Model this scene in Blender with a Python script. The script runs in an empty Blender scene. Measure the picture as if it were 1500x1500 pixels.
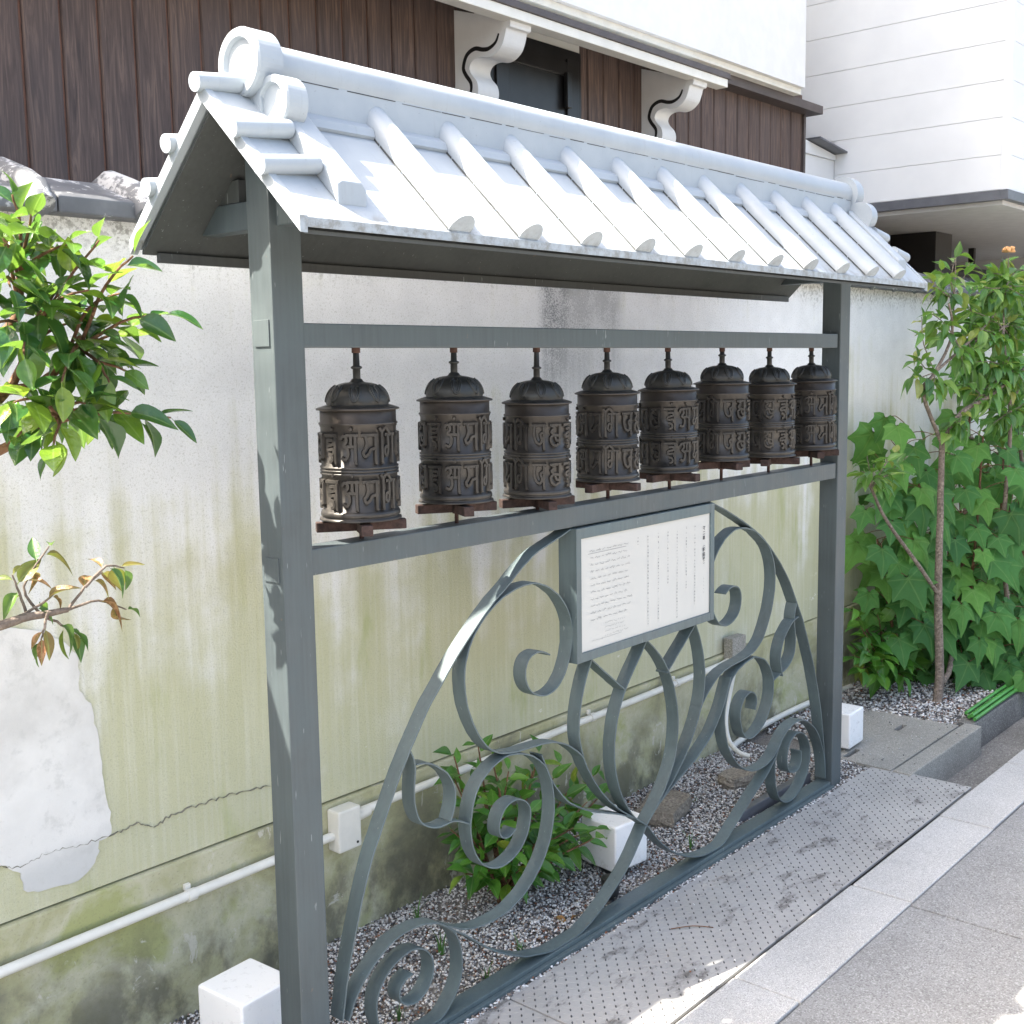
import bpy, bmesh, math, random
import numpy as np
from mathutils import Vector, Matrix, Quaternion

random.seed(7)
RNG = np.random.default_rng(11)
SC = bpy.context.scene
COL = SC.collection

# ------------------------------------------------------------------ camera
# X runs along the stand, Y towards the garden wall, Z up (metres)
CAM = Vector((-1.4788, -1.9073, 1.62))
_yaw, _pitch, _roll, _f = 0.71448, -0.12608, -0.01537, 1711.3
FW = Vector((math.cos(_yaw)*math.cos(_pitch), math.sin(_yaw)*math.cos(_pitch), math.sin(_pitch)))
_r = FW.cross(Vector((0, 0, 1))).normalized()
_u = _r.cross(FW)
RT = _r*math.cos(_roll) + _u*math.sin(_roll)
UP = -_r*math.sin(_roll) + _u*math.cos(_roll)
cd = bpy.data.cameras.new('camera')
cam = bpy.data.objects.new('camera', cd)
COL.objects.link(cam)
cam.matrix_world = Matrix(((RT.x, UP.x, -FW.x, CAM.x), (RT.y, UP.y, -FW.y, CAM.y), (RT.z, UP.z, -FW.z, CAM.z), (0, 0, 0, 1)))
cd.sensor_width = 36
cd.lens = _f/1500*36
cd.clip_start = 0.05
cd.clip_end = 500
SC.camera = cam

# ------------------------------------------------------------------ light
SUN_DIR = Vector((-0.58, 0.42, 1.0)).normalized()
w = bpy.data.worlds.new('World')
SC.world = w
w.use_nodes = True
wn = w.node_tree
wn.nodes.clear()
sky = wn.nodes.new('ShaderNodeTexSky')
sky.sky_type = 'NISHITA'
sky.sun_disc = False
sky.sun_elevation = math.asin(SUN_DIR.z)
sky.sun_rotation = math.atan2(SUN_DIR.x, SUN_DIR.y)
sky.dust_density = 6.0
sky.air_density = 1.0
sky.ozone_density = 1.0
bg = wn.nodes.new('ShaderNodeBackground')
bg.inputs['Strength'].default_value = 0.15
wo = wn.nodes.new('ShaderNodeOutputWorld')
wn.links.new(sky.outputs[0], bg.inputs[0])
wn.links.new(bg.outputs[0], wo.inputs[0])
ld = bpy.data.lights.new('sun', 'SUN')
ld.energy = 5.0
ld.angle = math.radians(0.5)
ld.color = (1.0, 0.95, 0.88)
sun = bpy.data.objects.new('sun', ld)
COL.objects.link(sun)
sun.rotation_euler = SUN_DIR.to_track_quat('Z', 'Y').to_euler()
sun.location = (-4, 3, 8)
SC.view_settings.view_transform = 'Standard'
SC.view_settings.look = 'None'
SC.view_settings.gamma = 1.0
SC.view_settings.use_curve_mapping = False
SC.view_settings.use_white_balance = True
SC.view_settings.white_balance_temperature = 6800
SC.view_settings.white_balance_tint = 7.5
SC.view_settings.exposure = 2.2
SC.cycles.max_bounces = 8
SC.cycles.sample_clamp_indirect = 8.0

def at(px, py, y):
    """world point on the vertical plane Y=y seen at photo position px,py"""
    d = FW + RT*((px-750)/_f) + UP*((750-py)/_f)
    return CAM + d*((y-CAM.y)/d.y)

# ------------------------------------------------------------------ materials
class NT:
    def __init__(s, name):
        s.m = bpy.data.materials.new(name)
        s.m.use_nodes = True
        s.t = s.m.node_tree
        s.t.nodes.clear()
    def n(s, typ, **kw):
        nd = s.t.nodes.new(typ)
        for k, v in kw.items():
            setattr(nd, k, v)
        return nd
    def put(s, sock, v):
        if v is None:
            return
        if isinstance(v, bpy.types.NodeSocket):
            s.t.links.new(v, sock)
        else:
            if isinstance(v, (tuple, list)) and sock.type == 'RGBA' and len(v) == 3:
                v = (*v, 1)
            sock.default_value = v
    def obj(s):
        return s.n('ShaderNodeTexCoord').outputs['Object']
    def geo(s):
        return s.n('ShaderNodeNewGeometry').outputs['Position']
    def map(s, vec, scale=(1, 1, 1), loc=(0, 0, 0), rot=(0, 0, 0)):
        nd = s.n('ShaderNodeMapping')
        s.put(nd.inputs[0], vec)
        nd.inputs['Scale'].default_value = scale
        nd.inputs['Location'].default_value = loc
        nd.inputs['Rotation'].default_value = rot
        return nd.outputs[0]
    def noise(s, vec, scale=5, detail=4, rough=.55, dist=0):
        nd = s.n('ShaderNodeTexNoise')
        s.put(nd.inputs['Vector'], vec)
        nd.inputs['Scale'].default_value = scale
        nd.inputs['Detail'].default_value = detail
        nd.inputs['Roughness'].default_value = rough
        nd.inputs['Distortion'].default_value = dist
        return nd.outputs['Fac']
    def vor(s, vec, scale=5, feature='F1', out='Distance'):
        nd = s.n('ShaderNodeTexVoronoi', feature=feature)
        s.put(nd.inputs['Vector'], vec)
        nd.inputs['Scale'].default_value = scale
        return nd.outputs[out]
    def ramp(s, fac, *stops):
        nd = s.n('ShaderNodeValToRGB')
        e = nd.color_ramp.elements
        while len(e) < len(stops):
            e.new(0.5)
        for i, (p, c) in enumerate(stops):
            e[i].position = p
            e[i].color = (c, c, c, 1) if isinstance(c, (int, float)) else (*c, 1)
        s.put(nd.inputs[0], fac)
        return nd.outputs[0]
    def mix(s, fac, a, b, blend='MIX'):
        nd = s.n('ShaderNodeMix', data_type='RGBA', blend_type=blend)
        s.put(nd.inputs[0], fac)
        s.put(nd.inputs[6], a)
        s.put(nd.inputs[7], b)
        return nd.outputs[2]
    def math(s, op, a, b=0.0, c=None, clamp=False):
        nd = s.n('ShaderNodeMath', operation=op, use_clamp=clamp)
        s.put(nd.inputs[0], a)
        s.put(nd.inputs[1], b)
        if c is not None:
            s.put(nd.inputs[2], c)
        return nd.outputs[0]
    def rng(s, v, a, b, c=0.0, d=1.0, smooth=True):
        nd = s.n('ShaderNodeMapRange', interpolation_type='SMOOTHSTEP' if smooth else 'LINEAR')
        s.put(nd.inputs[0], v)
        for i, q in enumerate((a, b, c, d)):
            nd.inputs[i+1].default_value = q
        return nd.outputs[0]
    def xyz(s, vec):
        nd = s.n('ShaderNodeSeparateXYZ')
        s.put(nd.inputs[0], vec)
        return nd.outputs
    def bump(s, h, strength=.5, dist=.01, normal=None):
        nd = s.n('ShaderNodeBump')
        s.put(nd.inputs['Height'], h)
        nd.inputs['Strength'].default_value = strength
        nd.inputs['Distance'].default_value = dist
        if normal is not None:
            s.put(nd.inputs['Normal'], normal)
        return nd.outputs[0]
    def attr(s, name):
        nd = s.n('ShaderNodeAttribute', attribute_name=name)
        return nd.outputs['Color']
    def rnd(s):
        return s.n('ShaderNodeObjectInfo').outputs['Random']
    def bsdf(s, color, rough=.6, metal=0.0, normal=None, spec=.5, **kw):
        nd = s.n('ShaderNodeBsdfPrincipled')
        s.put(nd.inputs['Base Color'], color)
        s.put(nd.inputs['Roughness'], rough)
        s.put(nd.inputs['Metallic'], metal)
        s.put(nd.inputs['Specular IOR Level'], spec)
        if normal is not None:
            s.put(nd.inputs['Normal'], normal)
        for k, v in kw.items():
            s.put(nd.inputs[k], v)
        return nd.outputs[0]
    def done(s, shader):
        o = s.n('ShaderNodeOutputMaterial')
        s.t.links.new(shader, o.inputs[0])
        return s.m

def m_plain(name, col, rough=.6, metal=0.0, var=.12, scale=12, bump=.0, bscale=80, spec=.5):
    t = NT(name)
    v = t.geo()
    n = t.noise(v, scale, 5, .6)
    c = t.mix(t.rng(n, .3, .7), tuple(x*(1-var) for x in col), tuple(min(1, x*(1+var)) for x in col))
    nm = t.bump(t.noise(v, bscale, 3), bump, .003) if bump else None
    return t.done(t.bsdf(c, rough, metal, nm, spec))

def m_steel(name, col, rough=.5, metal=.0):
    t = NT(name)
    v = t.obj()
    n = t.noise(v, 5, 6, .65)
    n2 = t.noise(t.map(v, (30, 30, 2)), 3, 4, .6)
    f = t.math('ADD', t.math('MULTIPLY', n, .6), t.math('MULTIPLY', n2, .4))
    c = t.ramp(f, (.32, tuple(x*.74 for x in col)), (.5, col), (.68, (col[0]*1.16, col[1]*1.2, col[2]*1.18)))
    # pale scratches and a few rusty freckles
    sc = t.rng(t.noise(t.map(v, (90, 90, 9), rot=(.3, .5, 0)), 2, 2, .5), .715, .75)
    c = t.mix(t.math('MULTIPLY', sc, .35), c, (.42, .46, .46))
    fr = t.rng(t.noise(v, 46, 2, .5), .745, .79)
    c = t.mix(t.math('MULTIPLY', fr, .45), c, (.16, .11, .075))
    r = t.rng(n, .3, .7, rough-.09, rough+.12)
    return t.done(t.bsdf(c, r, metal, t.bump(t.noise(v, 160, 2), .10, .002)))

def m_roof():
    t = NT('pale_painted_roof_metal')
    v = t.obj()
    n = t.noise(v, 7, 5, .6)
    c = t.mix(t.rng(n, .3, .72), (.30, .335, .37), (.355, .39, .42))
    st = t.noise(t.map(v, (26, 3, 3)), 2, 4, .6)
    c = t.mix(t.math('MULTIPLY', t.rng(st, .56, .74), .25), c, (.26, .275, .28))
    # grime that collects along the lower edge of the sheet
    z = t.xyz(v)[2]
    g = t.math('MULTIPLY', t.rng(z, 1.925, 1.878), t.rng(t.noise(v, 34, 5, .7), .38, .66))
    c = t.mix(t.math('MULTIPLY', g, .7), c, (.15, .14, .115))
    sp = t.rng(t.noise(v, 110, 2, .5), .70, .76)
    c = t.mix(t.math('MULTIPLY', sp, .3), c, (.18, .18, .17))
    return t.done(t.bsdf(c, t.rng(n, .3, .7, .38, .55), 0.0, t.bump(t.noise(v, 20, 3), .06, .003)))

def m_wall():
    t = NT('weathered_plaster')
    v = t.obj()
    X, Y, Z = t.xyz(v)
    fine = t.noise(v, 170, 3, .7)
    grit = t.noise(v, 420, 2, .6)
    mid = t.noise(v, 9, 5, .6)
    big = t.noise(v, 1.7, 4, .55)
    streak = t.noise(t.map(v, (22, 22, .9)), 1.0, 5, .6)
    streak2 = t.noise(t.map(v, (60, 60, 2.2)), 1.0, 4, .6)
    c = t.mix(t.rng(mid, .3, .7), (.765, .76, .75), (.83, .825, .815))
    # algae running down from about chest height, in streaks
    slow = t.noise(t.map(v, (7, 7, .35), (4, 2, 1)), 1.0, 4, .6)
    hgt = t.rng(t.math('ADD', Z, t.math('MULTIPLY', t.math('SUBTRACT', slow, .5), 1.5)), 1.66, .62)
    a = t.math('ADD', t.math('MULTIPLY', hgt, 1.05), t.math('MULTIPLY', t.math('SUBTRACT', streak, .5), .85))
    a = t.math('ADD', a, t.math('ADD', t.math('MULTIPLY', t.math('SUBTRACT', big, .5), 1.7), t.math('MULTIPLY', t.math('SUBTRACT', mid, .5), .8)))
    a = t.rng(a, .12, .95)
    a = t.math('MULTIPLY', a, t.rng(streak2, .22, .62, .80, 1.0))
    c = t.mix(t.math('MULTIPLY', a, .74), c, (.42, .41, .185))
    # mossy patches
    moss = t.math('MULTIPLY', t.rng(t.noise(t.map(v, (3.2, 3.2, 1.0)), 1.6, 5, .6), .56, .74), t.rng(Z, 1.35, .8))
    c = t.mix(t.math('MULTIPLY', moss, .62), c, (.31, .35, .10))
    # fine pitting
    c = t.mix(t.math('MULTIPLY', t.rng(fine, .53, .70), .40), c, (.34, .33, .26))
    c = t.mix(t.math('MULTIPLY', t.rng(grit, .56, .70), .36), c, (.32, .31, .26))
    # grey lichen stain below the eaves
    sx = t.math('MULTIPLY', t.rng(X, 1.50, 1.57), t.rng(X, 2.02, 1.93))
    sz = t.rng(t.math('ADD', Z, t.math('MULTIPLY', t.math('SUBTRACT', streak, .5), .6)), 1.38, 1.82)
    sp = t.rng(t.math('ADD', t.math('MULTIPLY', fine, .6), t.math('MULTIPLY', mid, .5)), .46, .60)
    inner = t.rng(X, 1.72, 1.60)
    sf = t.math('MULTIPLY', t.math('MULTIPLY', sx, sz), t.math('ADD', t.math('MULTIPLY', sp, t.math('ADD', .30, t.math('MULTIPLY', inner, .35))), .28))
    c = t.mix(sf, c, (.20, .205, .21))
    # black speckle under the coping
    tp = t.math('MULTIPLY', t.rng(t.math('ADD', Z, t.math('MULTIPLY', t.math('SUBTRACT', streak, .5), .18)), 1.84, 1.95), t.rng(t.noise(v, 75, 4, .7), .46, .62))
    c = t.mix(t.math('MULTIPLY', tp, .62), c, (.15, .14, .12))
    # chipped bright spots low down
    ch = t.math('MULTIPLY', t.rng(t.noise(t.map(v, (5, 5, 11)), 2.0, 5, .7), .665, .70), t.rng(Z, .72, .5))
    c = t.mix(t.math('MULTIPLY', ch, .8), c, (.76, .74, .70))
    h = t.math('ADD', t.math('MULTIPLY', fine, .7), t.math('MULTIPLY', grit, .5))
    nm = t.bump(h, .6, .005)
    return t.done(t.bsdf(c, .92, 0, nm, .2))

def m_plinth():
    t = NT('stained_concrete_plinth')
    v = t.obj()
    X, Y, Z = t.xyz(v)
    b = t.noise(v, 3.2, 6, .62, .4)
    m = t.noise(v, 13, 6, .65)
    f = t.noise(v, 150, 3, .7)
    c = t.ramp(b, (.34, (.26, .25, .17)), (.45, (.40, .385, .23)), (.55, (.50, .48, .345)), (.66, (.36, .37, .17)))
    dk = t.math('MULTIPLY', t.rng(t.noise(t.map(v, (1, 1, .8), (7, 3, 1)), 4.2, 6, .68), .42, .58), t.rng(t.math('ADD', Z, t.math('MULTIPLY', m, .25)), .52, .16))
    c = t.mix(t.math('MULTIPLY', dk, .72), c, (.085, .08, .065))
    wh = t.rng(t.noise(t.map(v, (1.6, 1.6, 1), (3, 8, 2)), 8, 6, .7, .8), .605, .66)
    c = t.mix(t.math('MULTIPLY', wh, .75), c, (.58, .55, .47))
    c = t.mix(t.math('MULTIPLY', t.rng(f, .55, .74), .4), c, (.16, .15, .12))
    nm = t.bump(t.math('ADD', m, t.math('MULTIPLY', f, .5)), .45, .006)
    return t.done(t.bsdf(c, .92, 0, nm, .2))

def m_patch():
    t = NT('fresh_white_plaster')
    v = t.obj()
    n = t.noise(v, 4, 5, .6)
    f = t.noise(v, 190, 3, .7)
    c = t.ramp(n, (.34, (.60, .585, .56)), (.52, (.73, .715, .69)), (.7, (.67, .655, .63)))
    Z = t.xyz(v)[2]
    c = t.mix(t.math('MULTIPLY', t.rng(t.math('ADD', Z, t.math('MULTIPLY', n, .12)), .63, .55), .6), c, (.44, .445, .44))
    c = t.mix(t.math('MULTIPLY', t.rng(t.noise(v, 24, 5, .7), .52, .68), .35), c, (.46, .455, .43))
    return t.done(t.bsdf(c, .9, 0, t.bump(f, .3, .003), .2))

def m_bronze():
    t = NT('aged_bronze')
    v = t.obj()
    n = t.noise(v, 9, 5, .6)
    n2 = t.noise(v, 45, 4, .6)
    rd = t.rnd()
    Z = t.xyz(v)[2]
    c = t.ramp(t.math('ADD', t.math('MULTIPLY', n, .7), t.math('MULTIPLY', n2, .3)), (.33, (.019, .0185, .0182)), (.5, (.042, .0385, .0355)), (.66, (.070, .062, .054)))
    # warmer rubbed band below the lid, grey-green bloom on the dome
    band = t.math('MULTIPLY', t.rng(Z, -.075, -.015), t.rng(Z, .004, -.004))
    c = t.mix(t.math('MULTIPLY', band, .55), c, (.064, .050, .040))
    dome = t.rng(Z, .0, .012)
    c = t.mix(t.math('MULTIPLY', dome, .6), c, (.038, .040, .037))
    c = t.mix(t.math('MULTIPLY', rd, .45), c, t.mix(.5, c, (.06, .052, .045)))
    return t.done(t.bsdf(c, t.rng(n2, .3, .7, .30, .50), .45, t.bump(n2, .12, .003), .5))

def m_rust(name='rusty_iron', a=(.04, .022, .018), b=(.10, .052, .04)):
    t = NT(name)
    v = t.obj()
    n = t.noise(v, 40, 6, .7)
    c = t.mix(t.rng(n, .3, .7), a, b)
    return t.done(t.bsdf(c, .85, 0, t.bump(n, .6, .004), .3))

def m_wood():
    t = NT('dark_stained_cedar')
    v = t.geo()
    rd = t.rnd()
    off = t.n('ShaderNodeCombineXYZ')
    t.put(off.inputs[0], t.math('MULTIPLY', rd, 37.0))
    t.put(off.inputs[2], t.math('MULTIPLY', rd, 53.0))
    vv = t.n('ShaderNodeVectorMath', operation='ADD')
    t.put(vv.inputs[0], v)
    t.put(vv.inputs[1], off.outputs[0])
    p = vv.outputs[0]
    g = t.noise(t.map(p, (26, 26, 1.5)), 2.2, 5, .6, 1.6)
    g2 = t.noise(t.map(p, (120, 120, 3)), 2.0, 3, .6)
    k = t.noise(t.map(p, (5, 5, 1.2)), 1.2, 3, .5)
    f = t.math('ADD', t.math('MULTIPLY', g, .80), t.math('MULTIPLY', g2, .20))
    c = t.ramp(f, (.33, (.055, .037, .033)), (.5, (.098, .065, .055)), (.64, (.17, .112, .088)))
    c = t.mix(t.math('MULTIPLY', t.rng(k, .45, .75), .4), c, (.062, .05, .052))
    c = t.mix(t.math('MULTIPLY', t.math('SUBTRACT', rd, .5), .5), c, (.12, .085, .075))
    return t.done(t.bsdf(c, .62, 0, t.bump(f, .35, .004), .4))

def m_gravel_stone():
    t = NT('gravel_stone')
    return t.done(t.bsdf(t.attr('col'), .85, 0, None, .3))

def m_ground(name, a, b, spk, scale=260, rough=.92, bump=.5):
    t = NT(name)
    v = t.geo()
    n = t.noise(v, scale, 3, .7)
    g = t.vor(v, scale*1.25, 'F1', 'Color')
    big = t.noise(v, 2.3, 5, .6)
    c = t.mix(t.rng(big, .3, .7), a, b)
    c = t.mix(t.math('MULTIPLY', t.rng(n, .42, .62), .5), c, spk)
    gx = t.xyz(g)[0]
    c = t.mix(t.math('MULTIPLY', t.rng(gx, .76, .96), .38), c, tuple(min(.9, q*1.7) for q in b))
    c = t.mix(t.math('MULTIPLY', t.rng(gx, .28, .05), .50), c, tuple(q*.45 for q in a))
    dirt = t.rng(t.noise(v, 5.5, 6, .7), .56, .72)
    c = t.mix(t.math('MULTIPLY', dirt, .25), c, tuple(q*.6 for q in a))
    return t.done(t.bsdf(c, rough, 0, t.bump(n, bump, .004), .25))

def m_plate():
    t = NT('grey_painted_tread_plate')
    v = t.obj()
    n = t.noise(v, 3.5, 5, .6)
    d = t.noise(t.map(v, (1.2, 2.6, 1)), 4.5, 6, .72)
    fn = t.noise(v, 60, 4, .7)
    c = t.mix(t.rng(n, .3, .7), (.365, .352, .340), (.435, .42, .405))
    c = t.mix(t.math('MULTIPLY', t.rng(d, .53, .66), t.rng(fn, .32, .62, .3, .95)), c, (.115, .105, .095))
    c = t.mix(t.math('MULTIPLY', t.rng(fn, .62, .74), .35), c, (.17, .15, .13))
    return t.done(t.bsdf(c, t.rng(d, .3, .7, .38, .62), .15, t.bump(fn, .15, .002), .5))

def m_leaf(name, stops, rough=.35, trans=.3, spec=.5, dry=None, vein=True, palm=False):
    t = NT(name)
    rd = t.rnd()
    c = t.ramp(rd, *stops)
    v = t.obj()
    X, Y, Z = t.xyz(v)
    if palm:
        ang = t.math('ARCTAN2', Y, t.math('SUBTRACT', X, .1))
        q = t.math('SUBTRACT', t.math('FRACT', t.math('ADD', t.math('DIVIDE', ang, .995), 10.5)), .5)
        rad = t.math('SQRT', t.math('ADD', t.math('MULTIPLY', Y, Y), t.math('POWER', t.math('SUBTRACT', X, .1), 2.0)))
        ln = t.rng(t.math('MULTIPLY', t.math('ABSOLUTE', q), rad), .030, .004)
        c = t.mix(t.math('MULTIPLY', ln, .28), c, (.24, .38, .12))
    elif vein:
        # midrib runs along local X
        mid = t.rng(t.math('ABSOLUTE', Y), .035, .0)
        c = t.mix(t.math('MULTIPLY', mid, .35), c, (.30, .42, .14))
    n = t.noise(v, 5, 4, .6)
    c = t.mix(t.math('MULTIPLY', t.rng(n, .45, .7), .3), c, (.03, .085, .02))
    if dry:
        d = t.rng(t.noise(v, 2.6, 5, .7), .5, .6)
        c = t.mix(t.math('MULTIPLY', d, t.rng(rd, .55, .75)), c, dry)
    p = t.bsdf(c, rough, 0, t.bump(t.noise(v, 9, 3), .12, .05), spec)
    tr = t.n('ShaderNodeBsdfTranslucent')
    t.put(tr.inputs[0], t.mix(.5, c, (.30, .50, .06), 'MIX'))
    mx = t.n('ShaderNodeMixShader')
    mx.inputs[0].default_value = trans
    t.t.links.new(p, mx.inputs[1])
    t.t.links.new(tr.outputs[0], mx.inputs[2])
    return t.done(mx.outputs[0])

def m_siding():
    t = NT('white_metal_siding')
    v = t.geo()
    f = t.noise(t.map(v, (30, 30, 160)), 1.6, 4, .6)
    n = t.noise(v, 2, 4, .6)
    c = t.mix(t.rng(n, .3, .7), (.64, .655, .675), (.70, .715, .73))
    return t.done(t.bsdf(c, .5, 0, t.bump(f, .12, .003), .4))

def m_acrylic():
    t = NT('white_acrylic')
    v = t.obj()
    Z = t.xyz(v)[2]
    n = t.noise(v, 60, 5, .7)
    d = t.math('MULTIPLY', t.rng(Z, .085, .03), t.rng(n, .46, .66))
    c = t.mix(t.math('MULTIPLY', d, .45), (.84, .835, .83), (.42, .38, .32))
    return t.done(t.bsdf(c, t.rng(n, .3, .7, .25, .4), 0, None, .5))

def m_coping():
    t = NT('dark_glazed_coping_tile')
    v = t.geo()
    n = t.noise(v, 30, 6, .7)
    b = t.noise(v, 7, 4, .6)
    c = t.mix(t.rng(b, .3, .7), (.085, .09, .10), (.15, .155, .165))
    c = t.mix(t.rng(t.math('ADD', t.math('MULTIPLY', n, .6), t.math('MULTIPLY', b, .55)), .60, .66), c, (.48, .48, .48))
    return t.done(t.bsdf(c, .55, 0, t.bump(n, .3, .003), .4))

MAT = dict(
    post=m_steel('blue_grey_painted_steel', (.063, .078, .083), .48),
    scroll=m_steel('grey_green_patina_steel', (.086, .114, .120), .45),
    under=m_steel('dull_grey_steel', (.055, .059, .058), .6),  # kept dark to carry the shade below the small roof
    roof=m_roof(), wall=m_wall(), plinth=m_plinth(), patch=m_patch(), bronze=m_bronze(), rust=m_rust(),
    bracket=m_rust('dark_brown_wood', (.026, .017, .015), (.075, .045, .039)),
    wood=m_wood(), groove=m_plain('red_brown_board_edge', (.16, .075, .05), .7, var=.25),
    stucco=m_plain('white_stucco', (.70, .70, .695), .85, var=.03, bump=.25, bscale=240),
    cream=m_plain('cream_painted_wood', (.72, .70, .64), .6, var=.05),
    black=m_plain('black_lacquer', (.012, .0115, .012), .35, var=.3),
    darkbrown=m_plain('dark_brown_metal', (.075, .06, .057), .5, var=.15),
    siding=m_siding(), coping=m_coping(),
    soffit=m_plain('grey_soffit', (.50, .49, .48), .8, var=.06),
    navy=m_plain('dark_grey_flashing', (.10, .105, .12), .45, var=.15),
    darkvoid=m_plain('dark_brown_pillar', (.016, .014, .014), .6),
    pvc=m_plain('cream_plastic_pipe', (.70, .68, .62), .45, var=.06),
    acrylic=m_acrylic(),
    blackplastic=m_plain('black_plastic', (.02, .02, .02), .45),
    paper=m_plain('off_white_notice', (.49, .48, .45), .45, var=.02, scale=4),
    ink=m_plain('dark_grey_ink', (.06, .06, .065), .8),
    inkpale=m_plain('pale_grey_ink', (.22, .22, .225), .8),
    kerb=m_ground('kerb_concrete', (.42, .41, .395), (.50, .49, .475), (.36, .35, .335), 330, .9, .35),
    asphalt=m_ground('pale_worn_asphalt', (.245, .243, .24), (.31, .308, .304), (.17, .168, .165), 210, .93, .7),
    concrete=m_ground('weathered_concrete', (.27, .255, .225), (.36, .345, .31), (.22, .21, .185), 240, .92, .6),
    gutter=m_ground('damp_gutter_concrete', (.17, .16, .145), (.28, .27, .25), (.10, .095, .085), 160, .9, .7),
    soil=m_ground('gravelly_soil', (.17, .155, .14), (.26, .245, .23), (.08, .07, .06), 190, .95, .9),
    earth=m_ground('bare_earth', (.14, .12, .10), (.20, .18, .15), (.09, .08, .07), 60, .95, .7),
    plate=m_plate(), platedark=m_plain('dark_stud_steel', (.07, .068, .07), .5, var=.3), gravel=m_gravel_stone(),
    rock=m_ground('brown_garden_stone', (.21, .18, .145), (.29, .255, .21), (.13, .11, .09), 120, .9, .9),
    bark=m_ground('grey_brown_bark', (.16, .125, .10), (.24, .195, .16), (.09, .07, .06), 90, .9, .9),
    twig=m_ground('red_brown_twig', (.13, .065, .035), (.21, .115, .065), (.08, .04, .025), 120, .8, .6),
    greencane=m_plain('green_plastic_cane', (.07, .26, .05), .4, var=.2),
    dark_joint=m_plain('dark_joint_line', (.055, .058, .06), .9, var=.4),
    crack=m_plain('crack_shadow', (.20, .19, .15), .95),
)

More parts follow.
